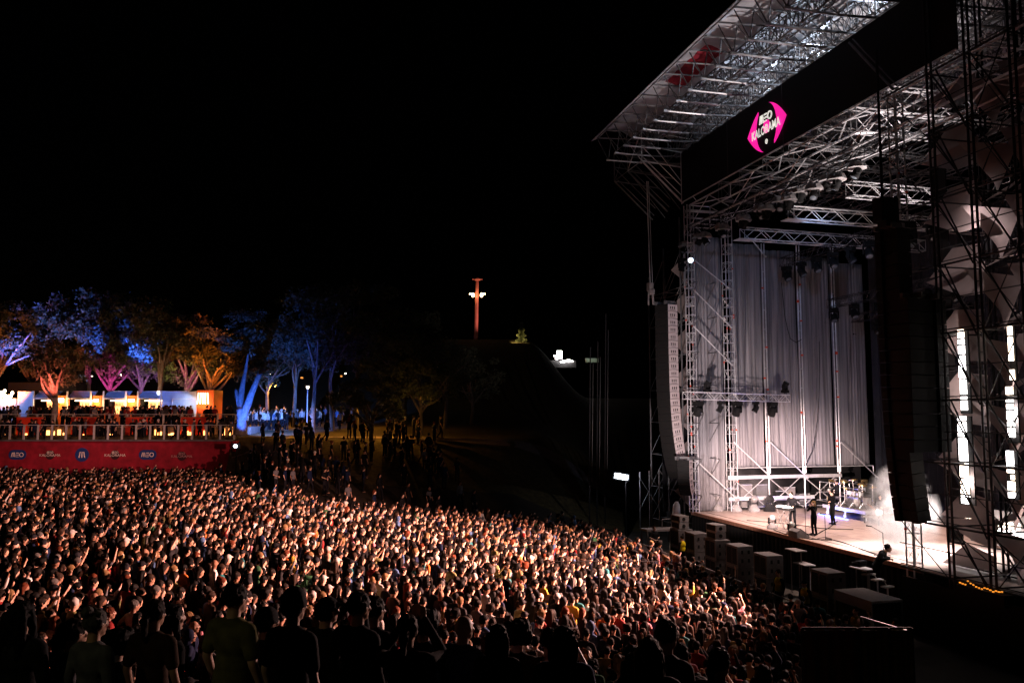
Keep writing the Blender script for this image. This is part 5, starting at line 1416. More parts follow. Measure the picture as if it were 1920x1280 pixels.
# guitar held by him
p = P(1646, 960, v=TV(*P(1652, 985, z=ZS).xy)[1]-.3)
e = empty('electric_guitar', p, 'pale guitar held by the musician in the smoke', 'guitar')
mb = MB(); mb.lathe(p, [(.17,-.03),(.19,0),(.17,.03)], 12, (V((sa,-ca,0)), V((0,0,1)), V((ca,sa,0)))); mb.lathe(p+S(.22,0,.03)-S(0,0,0), [(.13,-.03),(.14,0),(.13,.03)], 12, (V((sa,-ca,0)), V((0,0,1)), V((ca,sa,0)))); mb.build('body', 'white', e)
mb = MB(); mb.tube(p, p+(S(-.75,0,.35)-S(0,0,0)), .022, 6); mb.build('neck', 'wood', e)
# pit camera operator (black, bending) and camera
o = band(1645, 1118, 1010, 'bend', 'short', 'black', 'camera operator bending over in black before the bright deck', FA+PI-.9, z=.9, hc_='black')
pp = P(1614, 1056, Y=o.location.y-.2); mb = MB(); mb.box(pp, (.5,.22,.22), .6); mb.lathe(pp+V((-.3,-.1,0)), [(.08,-.1),(.11,.12)], 10, (V((0,1,0)), V((0,0,1)), V((1,0,0)))); 
tag(mb.build('video_camera', 'black'), 'black video camera in front of the bending operator', 'camera')
mb = MB(); mb.box((o.location.x, o.location.y, .45), (1.4,1.2,.9), A); tag(mb.build('camera_platform', 'black'), 'black platform under the camera operator', 'platform')
# technician at the desk
head_mesh_person((DESK[0]-.45, DESK[1]-.6, H(DESK[0], DESK[1])), face_of(DESK[0], DESK[1])-.5, 'clasp', 'short', dict(skin=SKINS[2], top=TOPC['charcoal'], leg=TOPC['black'], hair=HAIRC['brown'], hat=TOPC['black']), 'tee', 1.05, 'crew member leaning at the grey desk at the stage corner', 'performers and crew')
# security in yellow vests
YV = (.62,.50,.01)
for k, (px, py, lab) in enumerate(((1279, 1003, 'guard in a yellow vest beside the farthest subwoofers'), (1459, 1053, 'guard in a yellow vest standing in the dark pit, left of two'), (1508, 1067, 'guard in a yellow vest standing in the dark pit, right of two'), (1604, 1136, 'guard in a dark yellow vest by the desk case'), (1677, 1130, 'barely lit guard at the dark foot of the near tower'))):
    vq = (-3.6, -4.4, -4.6, -5.4, -5.4)[k]; p = P(px, py, v=vq); g0 = H(p.x, p.y); s_ = min(1.1, max(.92, (p.z-g0)/1.78))
    o = head_mesh_person((p.x, p.y, g0), face_of(p.x, p.y)+PI-.6, 'down', 'short' if k != 2 else 'cap', dict(skin=SKINS[0], top=TOPC['black'], leg=TOPC['black'], hair=HAIRC['dark brown'], hat=TOPC['black']), 'shirt', s_, lab, 'guards in the pit')
    mb = MB(); mb.ell((0,-.005,1.33), (.188,.138,.19), 14, 10); mb.ell((0,0,1.10), (.172,.132,.22), 14, 8)
    me_ = finish(fused(mb, .016, .3), 'cloth', 'vest'); q = bpy.data.objects.new('vest', me_); col.objects.link(q); q.parent = o; q.color = (*(YV if k < 3 else (.2,.17,.01)), 1)  # last two vests use a darker yellow, dim light put into the colour

# ================================================================== PIT BARRIER, FENCE
bt = []
for k in range(20):
    t0 = -1+k*1.05; mb = MB(); v = -5.0
    for q in range(9):
        tt_ = t0+.06+q*.115; mb.tube(S(tt_, v, H(*S(tt_, v, 0).xy)+.05), S(tt_, v, H(*S(tt_, v, 0).xy)+1.15), .012, 4)
    g0 = H(*S(t0, v, 0).xy)
    mb.tube(S(t0, v, g0+1.15), S(t0+1.0, v, g0+1.15), .03, 6); mb.tube(S(t0, v, g0+.1), S(t0+1.0, v, g0+.1), .03, 6)
    mb.sbox(t0, t0+1, v, v+.9, g0+.02, g0+.035)
    tag(mb.build('crowd_barrier', 'alu_dark'), 'steel pit barrier section between crowd and subwoofers, %s from the far end' % ORD[k], 'barrier', 'pit barrier sections')
# row barrier inside the crowd
a0, a1 = P(1035, 1052, Y=31), P(1240, 1055, Y=31)
mb = MB()
for q in range(int((a1-a0).length/.25)):
    p = a0.lerp(a1, q*.25/(a1-a0).length); mb.tube((p.x,p.y,H(p.x,p.y)), (p.x,p.y,a0.z), .012, 4)
mb.tube(a0, V((a1.x,a1.y,a0.z)), .02, 6); tag(mb.build('crowd_barrier', 'black_cloth'), 'long low steel barrier crossing the crowd before the stage corner', 'barrier')
# dark fence panels, lower right
fy = 15.5
prev = None
for k, (x0, x1, m, lab) in enumerate(((1505, 1608, 'brown_screen', 'fence panel covered in dark brown cloth at the lower right'), (1613, 1667, 'green_screen', 'fence panel covered in olive cloth at the lower right'), (1672, 1712, 'green_screen', 'narrow dark green fence panel next to the stage foot'))):
    a_ = P(x0, 1181, Y=fy); b_ = P(x1, 1181, Y=fy); g0 = H(a_.x, fy)
    e = empty('fence_panel', ((a_.x+b_.x)/2, fy, g0), lab, 'fence', 'cloth covered fence panels')
    mb = MB(); nn_ = 20; vs = []
    for i in range(nn_+1):
        for j in range(2): vs.append((a_.x+(b_.x-a_.x)*i/nn_, fy+.02*math.sin(i*1.3), g0+(a_.z-g0)*j))
    mb.add(vs, [(2*i, 2*i+2, 2*i+3, 2*i+1) for i in range(nn_)]); o = mb.build('cloth', m, e); md = o.modifiers.new('Solidify', 'SOLIDIFY'); md.thickness = .01
    mb = MB(); mb.tube((a_.x,fy+.05,g0), (a_.x,fy+.05,a_.z+.03), .025, 6); mb.tube((b_.x,fy+.05,g0), (b_.x,fy+.05,a_.z+.03), .025, 6); mb.tube((a_.x,fy+.05,a_.z+.03), (b_.x,fy+.05,b_.z+.03), .02, 6); mb.build('frame', 'black', e)
mb = MB(); a_ = P(1614, 1156, Y=19); b_ = P(1700, 1182, Y=16.5); mb.tube(a_, b_, .022, 6)
for q in (a_, b_): mb.tube((q.x,q.y,H(q.x,q.y)), q, .025, 6)
tag(mb.build('hand_rail', 'steel_black'), 'sloping handrail above the olive fence panel', 'railing')

# ================================================================== VIP DECK
yw = DW
wall = empty('retaining_wall', ((XL+XR)/2, yw, 2.4), 'long red wall with printed round and pill shaped logos', 'wall')
mb = MB(); mb.box(((XL+XR)/2, yw+.15, (ZD1+1.8)/2), (XR-XL, .3, ZD1-1.8)); mb.box((XR+.15, yw+4, (ZD1+1.8)/2), (.3, 8.3, ZD1-1.8)); mb.build('wall_face', 'red_wall', wall)
mb = MB(); mb.box(((XL+XR)/2, yw+.05, ZD1+.05), (XR-XL, .5, .13)); mb.build('coping', 'alu_dark', wall)
ex = V((0,-.02,0))
def wfn(cx, cz): return lambda x, y: V((cx+x, yw-.004, cz+y))
def wlogo(px, py, kind):
    c = P(px, py, Y=yw); f_ = wfn(c.x, c.z); k = DW/F
    if kind == 'pill':
        mb = MB(); w2, h2 = 16.5*k, 9*k
        pts = [(w2-h2+h2*math.cos(a), h2*math.sin(a)) for a in [(-90+180*i/12)*PI/180 for i in range(13)]] + [(-(w2-h2)+h2*math.cos(a), h2*math.sin(a)) for a in [(90+180*i/12)*PI/180 for i in range(13)]]
        mb.slab([f_(*p) for p in pts], ex); o = mb.build('logo_disc', 'blue_logo', wall)
        mb = MB(); meo(mb, lambda x, y: f_(x, y)+ex*1.0, 0, 0, 8.2*k, ex, 1.0); mb.build('logo_letters', 'white_logo', wall)
    elif kind == 'disc':
        mb = MB(); r_ = 12.8*k; mb.slab([f_(r_*math.cos(2*PI*i/28), r_*math.sin(2*PI*i/28)) for i in range(28)], ex); mb.build('logo_disc', 'blue_logo', wall)
        mb = MB(); h = 5.5*k
        for sx, sl in ((-4.2, .9), (0, 0), (4.2, -.9)): mb.slab([f_(sx*k-.8*k-sl*k*1.2, -h)+ex, f_(sx*k+.8*k-sl*k*1.2, -h)+ex, f_(sx*k+.8*k+sl*k*1.0, h)+ex, f_(sx*k-.8*k+sl*k*1.0, h)+ex], ex)
        mb.build('logo_letters', 'white_logo', wall)
    else:
        mb = MB(); r_ = 8.5*k; mb.slab([f_(r_*math.cos(2*PI*i/24), r_*math.sin(2*PI*i/24)-.5*k) for i in range(24)], ex); mb.build('logo_disc', 'black_logo', wall)
        mb = MB(); meo(mb, lambda x, y: f_(x, y)+ex*1.0, 0, 4.2*k, 4.2*k, ex, 1.0); put_text(mb, lambda x, y: f_(x, y)+ex, 'KALORAMA', 0, -1.2*k, 6.6*k, ex, 1.12, .0); mb.build('logo_letters', 'white_logo' if kind == 'k' else 'dull_logo', wall)
wlogo(33, 852, 'pill'); wlogo(94, 852, 'k'); wlogo(154, 852, 'disc'); wlogo(216, 852, 'k'); wlogo(277, 852, 'pill'); wlogo(341, 854, 'd')
xl_, xr_ = XL, XR
mb = MB(); mb.box(((xl_+xr_)/2, yw+2.3, ZD1-.1), (xr_-xl_, 4.0, .2)); tag(mb.build('lower_terrace', 'wood_floor'), 'lower boarded terrace above the red wall', 'terrace')
mb = MB(); mb.box(((xl_+xr_)/2, yw+10.3, ZD2-.6), (xr_-xl_, 12, 1.2)); tag(mb.build('upper_terrace', 'wood_floor'), 'upper boarded terrace carrying the bars', 'terrace')
def railing(y, z, h, x0, x1, step, lab, panel=False, off=0):
    e = empty('railing', ((x0+x1)/2, y, z), lab, 'railing')
    mb = MB(); mb.tube((x0, y, z+h), (x1, y, z+h), .035, 6); mb.build('top_rail', 'rail', e)
    x = x0+off
    while x < x1+.1:
        mb = MB(); mb.box((x, y, z+h/2), (.14, .08, h)); mb.build('post', 'rail', e); x += step
stp = 26.2*DW/F
railing(yw+.15, ZD1+.1, 1.15, XL, XR-.05, stp, 'front metal railing of evenly spaced pale posts on the red wall', off=(P(17, 800, Y=DW).x-XL) % stp)
railing(yw+4.4, ZD2, 1.05, XL, XR-.1, 36*DW/F, 'upper railing with thin posts between the two terraces', off=.6)
# counters (red) on the upper terrace edge with glowing lamps beneath
def pxx(px, Y, py=800): return P(px, py, Y=Y).x
for k, (x0, x1) in enumerate(((34, 80), (136, 182), (238, 284), (341, 388))):
    a_, b_ = pxx(x0, yw+4.2), pxx(x1, yw+4.2); c = (a_+b_)/2
    e = empty('bar_counter', (c, yw+4.1, ZD1), 'red glowing counter on the terrace, %s from the left' % ORD[k], 'counter', 'red counters along the terrace')
    mb = MB(); mb.box((c, yw+4.1, ZD1+1.05), (b_-a_, .35, 1.6)); mb.build('front', 'counter_red', e)
    mb = MB(); mb.box((c, yw+4.1, ZD1+1.9), (b_-a_+.2, .6, .06)); mb.build('top', 'wood', e)
for k, px in enumerate((57, 160, 262, 352, 377)):
    point('counter_lamp', (pxx(px, yw+3.6), yw+3.4, ZD1+.25), 150, (1, .16, .04), .1)
# low light boxes between the people
for k, px in enumerate((4, 12, 40, 83, 92, 104, 115, 150, 202, 248, 288, 296, 314, 318, 326, 345, 352, 380, 384, 414, 428)):
    x = pxx(px, yw+3.0); hh_ = random.uniform(.35, .8) if px < 400 else .95; mb = MB(); mb.box((x, yw+3.6, ZD1+hh_/2+.1), (random.uniform(.16, .3), .12, hh_))
    mb.box((x, yw+3.6, ZD1+.06), (.4, .3, .10))
    tag(mb.build('light_box', 'glow_box'), 'small warm light box on the lower terrace, %s from the left' % ORD[k], 'lamp', 'warm light boxes on the lower terrace')
# tall tables
for k, px in enumerate((22, 68, 122, 205, 232, 305, 330, 398)):
    x = pxx(px, yw+2.2); e = empty('tall_table', (x, yw+2.2, ZD1), 'tall round table on the lower terrace, %s from the left' % ORD[k], 'table', 'tall tables on the lower terrace')
    mb = MB(); mb.lathe((x, yw+2.2, ZD1+1.05), [(.35,0),(.35,.04)], 14); mb.build('table_top', 'wood', e); mb = MB(); mb.tube((x, yw+2.2, ZD1), (x, yw+2.2, ZD1+1.05), .04, 6); mb.build('stem', 'black', e)
# bars
yb = yw+8.6
ztB = P(200, 733, Y=yb).z
zaw = P(200, 748, Y=yb).z; zlow = ZD2
bars = [(60, 101, 'first'), (124, 168, 'second'), (192, 234, 'third'), (257, 300, 'fourth')]
for k, (x0, x1, nm) in enumerate(bars):
    a_, b_ = pxx(x0, yb), pxx(x1, yb); c = (a_+b_)/2; wd = b_-a_
    e = empty('drinks_bar', (c, yb, ZD2), 'warmly lit drinks bar with pale roof cloth, %s from the left' % nm, 'bar', 'drinks bars on the upper terrace')
    mb = MB(); mb.box((c, yb+2.2, (zlow+zaw)/2), (wd, .1, zaw-zlow)); mb.build('back_wall', 'bar_glow', e)  # back wall glows itself, standing for warm light inside the bar
    mb = MB(); 
    for q in range(3): mb.box((c, yb+2.05, zlow+1.0+q*.42), (wd*.96, .25, .04))
    sh = mb.build('shelf', 'wood', e)
    mb = MB()
    for q in range(3):
        for i in range(int(wd/.13)):
            if random.random() < .75: mb.lathe((a_+.08+i*.13, yb+2.0, zlow+1.02+q*.42), [(.035,0),(.035,.17),(.012,.22),(.012,.28)], 6)
    mb.build('bottles', 'bottle', sh)
    mb = MB(); mb.box((c, yb+1.0, zaw-.12), (wd*.85, .06, .07)); mb.build('tube_lamp', 'bar_tube', e)
    mb = MB(); mb.box((c, yb+.2, zlow+.55), (wd, .5, 1.1)); mb.build('counter', 'bar_orange', e)
    mb = MB(); mb.slab([V((a_-.1, yb, zaw)), V((b_+.1, yb, zaw)), V((b_+.1, yb+1.0, ztB)), V((a_-.1, yb+1.0, ztB))], (0,.04,.04)); mb.build('awning', 'bar_blue', e)
    mb = MB()
    for xx in (a_, b_): mb.box((xx, yb-.05, (zlow+ztB)/2), (.12, .12, ztB-zlow))
    mb.box((c, yb-.05, zaw+.05), (wd, .1, .08)); mb.box((c, yb+1.0, ztB), (wd, .1, .08)); mb.build('frame', 'white', e)
    point('bar_lamp', (c, yb+1.1, zlow+2.0), 150, (1, .55, .25), .3)
for k, (x0, x1) in enumerate(((103, 122), (171, 186), (234, 255))):
    a_, b_ = pxx(x0, yb), pxx(x1, yb); c = (a_+b_)/2
    e = empty('lamp_pillar', (c, yb-.2, ZD2), 'orange pillar with a glaring lamp between bars, %s from the left' % ORD[k], 'pillar', 'lamp pillars between the bars')
    mb = MB(); mb.box((c, yb+.3, (zlow+ztB-.4)/2), (b_-a_, .5, ztB-.4-zlow)); mb.build('panel', 'bar_orange', e)
    mb = MB(); mb.box((c, yb-.05, zlow+2.3), ((b_-a_)*.5, .12, .22 if k else .35)); mb.build('lamp', 'bar_tube', e)
    point('pillar_lamp', (c, yb-.45, zlow+2.1), 110, (1, .50, .22), .15)
# pale blue panels
for k, (x0, x1, lab, zt_) in enumerate(((0, 27, 'pale blue wall panel at the left edge of the terrace', 748), (30, 58, 'tall pale blue wall panel left of the bars', 735), (302, 367, 'wide pale blue wall beside the orange sign box', 734))):
    a_, b_ = pxx(x0-(40 if k == 0 else 0), yb), pxx(x1, yb); z1 = P(200, zt_, Y=yb).z; e = empty('blue_wall_panel', ((a_+b_)/2, yb, ZD2), lab, 'wall panel', 'pale blue wall panels')
    mb = MB(); mb.box(((a_+b_)/2, yb+.1, (zlow+z1)/2), (b_-a_, .2, z1-zlow)); mb.build('panel', 'bar_blue', e)
    mb = MB(); mb.box(((a_+b_)/2, yb+.1, z1+.03), (b_-a_, .24, .06)); mb.build('edge', 'white', e)
    if k == 2:
        mb = MB(); c = pxx(340, yb); mb.box((c-.9, yb-.06, zlow+1.25), (.07,.08,2.4)); mb.box((c-.1, yb-.06, zlow+2.45), (1.7,.08,.07)); mb.build('door_frame', 'white', e)
        spot('panel_lamp', (pxx(352, yb-1.2), yb-1.3, zlow+2.9), (c, yb, zlow+1.2), 120, (.60,.78,1), 110, .8, .1)
    else: spot('panel_lamp', ((a_+b_)/2, yb-2.5, zlow+2.9), ((a_+b_)/2, yb, zlow+1.6), 170, (.22,.38,1), 100, .8, .1)
spot('panel_lamp', (pxx(310, yb-3), yb-3, zlow+3.4), (pxx(315, yb), yb, zlow+1.5), 160, (.16,.28,1), 90, .8, .1)
for k, px in enumerate((150, 215, 275)): spot('awning_lamp', (pxx(px, yb-3), yb-2.5, ztB+1.5), (pxx(px, yb), yb+.4, zaw+.4), 160, (.2,.33,1), 80, .8, .1)
# orange M box
a_, b_ = pxx(368, yb), pxx(400, yb); c = (a_+b_)/2; z1 = P(385, 731, Y=yb).z
e = empty('sign_box', (c, yb, ZD2), 'tall orange box with a glowing letter M of vertical tubes', 'sign')
mb = MB(); mb.box((c, yb+1.0, (zlow-1+z1)/2), (b_-a_, 2.2, z1-zlow+1)); o = mb.build('box', 'bar_orange', e)
for q, (dx, sl) in enumerate(((-.42, -.09), (-.22,-.03), (-.02, 0), (.18, .03), (.38, .09))):
    mb = MB(); zt_ = P(380, 736, Y=yb).z; zb2 = P(380, 757, Y=yb).z; c2 = pxx(380, yb)
    mb.slab([V((c2+dx+sl-.045, yb-.14, zb2)), V((c2+dx+sl+.045, yb-.14, zb2)), V((c2+dx+.045, yb-.14, zt_)), V((c2+dx-.045, yb-.14, zt_))], (0,.04,0)); mb.build('letter_tube', 'm_sign', e)
point('sign_lamp', (c-.1, yb-.9, z1-1.1), 120, (1,.50,.25), .3)
# far lit column at the left edge: string lamps
e = empty('string_lights', (pxx(5, yb), yb+.5, ZD2+2), 'cluster of glaring warm lamps at the left edge of the terrace', 'lamp')
for i in range(16):
    p = P(random.uniform(-5, 24), random.uniform(726, 750), Y=yb-.4); mb = MB(); mb.ell(p, (.13,.13,.16), 8, 6); mb.build('bulb', 'bar_tube', e)
# awning roofs dark behind
mb = MB(); c = P(90, 730, Y=yb+5); mb.box(c+V((0,0,.2)), (6.5, 2, .9)); tag(mb.build('dark_kiosk', 'black'), 'dark kiosk roof behind the bars', 'kiosk')

# ================================================================== TREES
def leaf_cloud(n_cl, spread, seed, cl=110, size=.26, shape='round'):
    rs = np.random.RandomState(seed); vs, fs = [], []
    rx, rz_s = spread
    cs = []
    for i in range(n_cl):
        while True:
            q = rs.uniform(-1, 1, 3)
            if np.linalg.norm(q) < 1: break
        q[2] = q[2]*rz_s; q[0] *= rx; q[1] *= rx
        cs.append((q, rs.uniform(.5, 1.15)))
    k = 0
    for q, r in cs:
        m = int(cl*r)
        d = rs.normal(size=(m, 3)); d /= np.linalg.norm(d, axis=1)[:, None]; pos = q + d*r*rs.uniform(.35, 1.05, (m, 1))*np.array([1.15, 1.15, .75])
        a = rs.normal(size=(m, 3)); a /= np.linalg.norm(a, axis=1)[:, None]; b = np.cross(a, rs.normal(size=(m, 3))); b /= np.linalg.norm(b, axis=1)[:, None]
        s_ = rs.uniform(.5, 1.2, (m, 1))*size
        vs.append(np.stack([pos-a*s_*.5, pos+b*s_*.32, pos+a*s_*.5, pos-b*s_*.32], 1).reshape(-1, 3))
        idx = np.arange(m*4).reshape(m, 4)+k; fs.append(idx); k += m*4
    return np.concatenate(vs), np.concatenate(fs), cs
CLOUD = {}
for i, (ncl, sp__, sz) in enumerate(((48, (4.6, 3.2), .34), (38, (3.8, 3.6), .32), (30, (3.2, 2.4), .30), (56, (5.4, 2.8), .34))):
    v_, f_, cs = leaf_cloud(ncl, sp__, 20+i, 120, sz)
    me = bpy.data.meshes.new('crown'); me.from_pydata(v_.tolist(), [], f_.tolist()); me.materials.append(MT['leaf']); CLOUD[i] = (me, cs)
def tree(x, y, z0, trunk_h, crown, label, seed, r=.28, forks=3, lean=0, crown_z=None, s_=1.0, grp='trees behind the terrace', name='tree'):
    rr = random.Random(seed); e = empty(name, (x, y, z0), label, 'tree', grp)
    mb = MB(); pts = []; p = V((0,0,-.3)); d = V((lean,0,1))
    n = 6
    for i in range(n+1): pts.append(p.copy()); p = p + d*(trunk_h/n) + V((rr.uniform(-.08,.08), rr.uniform(-.08,.08), 0))
    base = V((x, y, z0))
    mb.path([base+q for q in pts], [r*(1.25 if i == 0 else 1-.35*i/n) for i in range(n+1)], 9)
    top = pts[-1]; me, cs = CLOUD[crown]
    cz = crown_z if crown_z is not None else trunk_h+2.2
    tips = rr.sample(cs, min(forks*3, len(cs)))
    for j, (q, _) in enumerate(tips):
        tip = V(q)*s_*.85+V((pts[-1].x, pts[-1].y, cz)); st = pts[-1-(j % 3)]
        mid = st.lerp(tip, .5)+V((rr.uniform(-.4,.4), rr.uniform(-.4,.4), rr.uniform(-.3,.3)))
        mb.path([base+st, base+mid, base+tip], [r*.55, r*.34, r*.10], 7)
    mb.build('trunk', 'bark', e, smooth=True)
    c = bpy.data.objects.new('crown', me); col.objects.link(c); c.parent = e; c.location = (pts[-1].x, pts[-1].y, cz); c.scale = (s_,)*3; c.rotation_euler = (0,0,rr.uniform(0, 6.28))
    return e
def tp(px, Y): 
    x = P(px, 777, Y=Y).x; return x, Y, (H(x, Y) if not (x < XR and Y < yw+16) else ZD2)
TR = [(-10, 77, 5.5, 3, 1.05, 'leafy tree at the left edge lit blue above and orange below'), (60, 82, 6, 3, 1.25, 'broad tall tree behind the left bars, blue and violet lit'), (103, 70.5, 3.4, 2, .85, 'overhanging tree in front of the first bars, violet and red leaves'),
      (165, 84, 6.5, 0, 1.2, 'dark tree behind the second bar with a blue lit top'), (208, 83, 5.2, 1, 1.1, 'tree with a magenta lit trunk behind the third bar'), (268, 84, 5.5, 0, 1.25, 'large tree with blue lit crown and violet trunk'),
      (297, 78, 6.2, 2, 1.0, 'tree with a pale banded trunk standing between bar and blue wall'), (352, 84, 4.6, 0, 1.1, 'tree with pink trunk and green lower leaves behind the blue wall'), (392, 80, 4.5, 3, 1.0, 'tree lit deep orange behind the sign box')]
for k, (px, Y, th, cr, s_, lab) in enumerate(TR):
    x, y, z0 = tp(px, Y); tree(x, y, z0, th, cr, lab, 40+k, r=.30, s_=s_, crown_z=th+2.6*s_)
# forked tree lit bright blue at the deck end
x, y = P(463, 812, Y=64.5).x, 64.5; z0 = H(x, y)-.3
e = empty('tree', (x, y, z0), 'forked tree with three bare limbs lit vivid blue at the terrace end', 'tree', 'trees on the hillside')
mb = MB(); B = lambda px, py, dy=0: P(px, py, Y=y+dy)
mb.path([B(452, 815), B(453, 785), B(452, 765)], [.55, .36, .33], 12)
mb.path([B(455, 785), B(463, 760, -.2), B(475, 730, -.5), B(486, 702, -.8), B(500, 680, -1)], [.34, .30, .24, .18, .10], 10)
mb.path([B(452, 770), B(452, 740, .3), B(457, 712, .5), B(461, 690, .6), B(466, 660, .6)], [.30, .24, .18, .12, .06], 10)
mb.path([B(451, 772), B(446, 750, .2), B(442, 728, .4)], [.22, .17, .10], 9)
mb.path([B(486, 702, -.8), B(493, 696, -1.6), B(510, 690, -2)], [.12, .09, .04], 7)
mb.build('trunk', 'bark', e, smooth=True)
c = bpy.data.objects.new('crown', CLOUD[1][0]); col.objects.link(c); c.parent = e; c.location = (P(470, 655, Y=y).x-x, 1.8, P(470, 625, Y=y).z-z0); c.scale = (.8, .8, .6)
# hillside trees to the right (mostly dark)
TR2 = [(500, 80, 5.0, 1, .95, 'slim tree on the hill with faintly blue leaves'), (552, 78, 6.0, 2, .9, 'thin trunked tree beside the hillside lantern'), (588, 71, 6.8, 1, 1.0, 'tall tree with a narrow blue lit trunk on the slope'), (622, 73, 7.0, 0, 1.1, 'dark tall tree right of the blue trunk'), (668, 76, 7.4, 1, 1.15, 'dark tree at the middle of the hillside'),
       (700, 62, 2.6, 3, .62, 'low spreading tree, its leaves edged orange by the path lamps'), (742, 70, 4.2, 0, .8, 'dark round tree over the orange path'), (790, 68, 3.2, 3, .7, 'low dark tree near the end of the orange path'), (835, 76, 4.2, 2, .9, 'dark tree with a few lit leaves right of the path'), (885, 82, 3.4, 1, .8, 'small tree with sparse amber leaves near the mast'), (760, 90, 5.5, 0, 1.2, 'big dark tree behind the path trees')]
for k, (px, Y, th, cr, s_, lab) in enumerate(TR2):
    x, y, z0 = tp(px, Y); tree(x, y, z0, th, cr, lab, 80+k, r=.20, s_=s_, crown_z=th+2.0*s_, grp='trees on the hillside')
# conifer and bush far off
def conifer(px, py0, py1, Y, lab):
    b = P(px, py1, Y=Y); t_ = P(px, py0, Y=Y); h = t_.z-b.z; g0 = H(b.x, Y); rs = np.random.RandomState(3)
    e = empty('conifer', (b.x, Y, g0), lab, 'tree'); mb = MB(); mb.tube((b.x, Y, g0-.2), (b.x, Y, t_.z), .25, 7, .03); mb.build('trunk', 'bark', e)
    vs, fs = [], []
    for i in range(5200):
        f = rs.rand()**.8; z = t_.z-h*f; rad = (.15+h*.30*f)*(.65+.35*math.sin(f*36)); a = rs.rand()*2*PI; q = rad*rs.uniform(.4, 1.05)
        p = np.array([b.x+q*math.cos(a), Y+q*math.sin(a), z-.12*q]); u = np.array([math.cos(a), math.sin(a), -.3])*.28; w_ = rs.normal(size=3)*.10; k = len(vs); vs += [p-u*.5, p+w_, p+u*.6, p-w_]; fs.append((k, k+1, k+2, k+3))
    mb = MB(); mb.add(vs, fs); mb.build('crown', 'leaf', e)
conifer(978, 605, 662, 140, 'small conifer on the dark ridge lit dim yellow')
b = P(908, 655, Y=150); mbx = empty('bush', (b.x, 150, H(b.x, 150)), 'small round bush at the foot of the lamp mast', 'bush')
c = bpy.data.objects.new('foliage', CLOUD[2][0]); col.objects.link(c); c.parent = mbx; c.location = (.3, 0, P(908, 645, Y=150).z-H(b.x, 150)); c.scale = (.42,.42,.45)
# mast with floodlights
bm, tm = P(892, 672, Y=150), P(895, 526, Y=150)
e = empty('floodlight_mast', (bm.x, 150, H(bm.x, 150)), 'tall reddish lamp mast with two floodlights against the night sky', 'mast')
mb = MB(); mb.tube((bm.x, 150, H(bm.x, 150)-.5), tm, .42, 14, .26); mb.build('pole', 'mast', e)
mb = MB(); mb.lathe(tm, [(.45,0),(.7,.15),(.7,.3),(.3,.35)], 12); 
for k in range(3): mb.box(tm+V((-.8+.8*k,0,.25)), (.35,.3,.2))
mb.build('head_platform', 'mast', e)
for k, px in enumerate((887, 903)):
    q = P(px, 553, Y=149.4); mb = MB(); mb.tube((tm.x, 150, q.z), q, .06, 6); arm_ = mb.build('arm', 'mast', e); mb = MB(); mb.lathe(q, [(.30,-.22),(.42,.0),(.30,.2)], 12, vax); mb.build('floodlight', 'flood', e)
    q2 = P(px+(-5 if k == 0 else 5), 551, Y=149.3); mb = MB(); mb.ell(q2, (.22,.1,.18), 8, 6); mb.build('floodlight', 'flood', e)
spot('mast_light', (tm.x+6, 143, 24), (tm.x, 150, 29), 2600, (1,.45,.38), 70, .6, .5)
spot('mast_light', (tm.x+6, 136, 21), P(978, 640, Y=140), 2600, (1,.75,.25), 60, .8, .5)
# bright lit building on the ridge
q = P(1050, 668, Y=160); e = empty('lit_building', (q.x, 160, H(q.x, 160)), 'small glaring white lit building on the ridge', 'building')
mb = MB(); mb.box((q.x+.5, 160, q.z-1.6), (5, 4, 1.4)); mb.build('wall', 'alu_dark', e)
mb = MB(); mb.box(P(1049, 665, Y=157.5), (1.0,.2,1.6)); mb.build('lamp', 'led_white', e)
for px, py, r_ in ((1040, 667, .25), (1044, 672, .35), (1058, 677, .4), (1066, 676, .5), (1072, 677, .3), (1053, 678, .3)):
    mb = MB(); mb.ell(P(px, py, Y=157.4), (r_, .15, r_*.6), 8, 6); mb.build('lamp', 'led_white', e)
point('ridge_lamp', P(1056, 670, Y=154), 30, (1,.95,.85), .4)
q = P(1110, 675, Y=150); e = empty('low_building', (q.x, 150, H(q.x, 150)), 'low pale green building on the ridge beside the outer poles', 'building')
mb = MB(); mb.box(q+V((0,0,-.1)), (2.3, 2, .7)); mb.build('wall', 'house', e); mb = MB(); mb.box(q+V((0,0,.3)), (2.5,2.2,.1)); mb.build('roof', 'alu_dark', e)
spot('ridge_lamp', q+V((-1,-3,1.5)), q, 90, (.65,1,.85), 60, .6, .3)
# scattered distant windows seen between trees
for k, (px, py, m_) in enumerate(((808, 693, 'bar_tube'), (820, 690, 'bar_tube'), (828, 697, 'bar_tube'), (508, 700, 'bar_tube'), (557, 703, 'm_sign'), (566, 708, 'amber'), (648, 700, 'bar_tube'), (640, 705, 'amber'), (182, 696, 'm_sign'), (226, 703, 'bar_tube'), (172, 705, 'm_sign'), (165, 700, 'm_sign'))):
    q = P(px, py, Y=97+k*.7); e = empty('street_lamp', (q.x, q.y, H(q.x, q.y)), 'small far lamp glimpsed between the trees, %s of twelve' % ORD[k], 'lamp', 'far lamps between the trees')
    mb = MB(); mb.box(q, (.16+.07*(k % 3), .12, .12+.07*(k % 2))); mb.build('lamp_head', m_, e)
    mb = MB(); mb.tube((q.x, q.y+.1, H(q.x, q.y)), q+V((0,.1,0)), .05, 6); mb.build('pole', 'black', e)
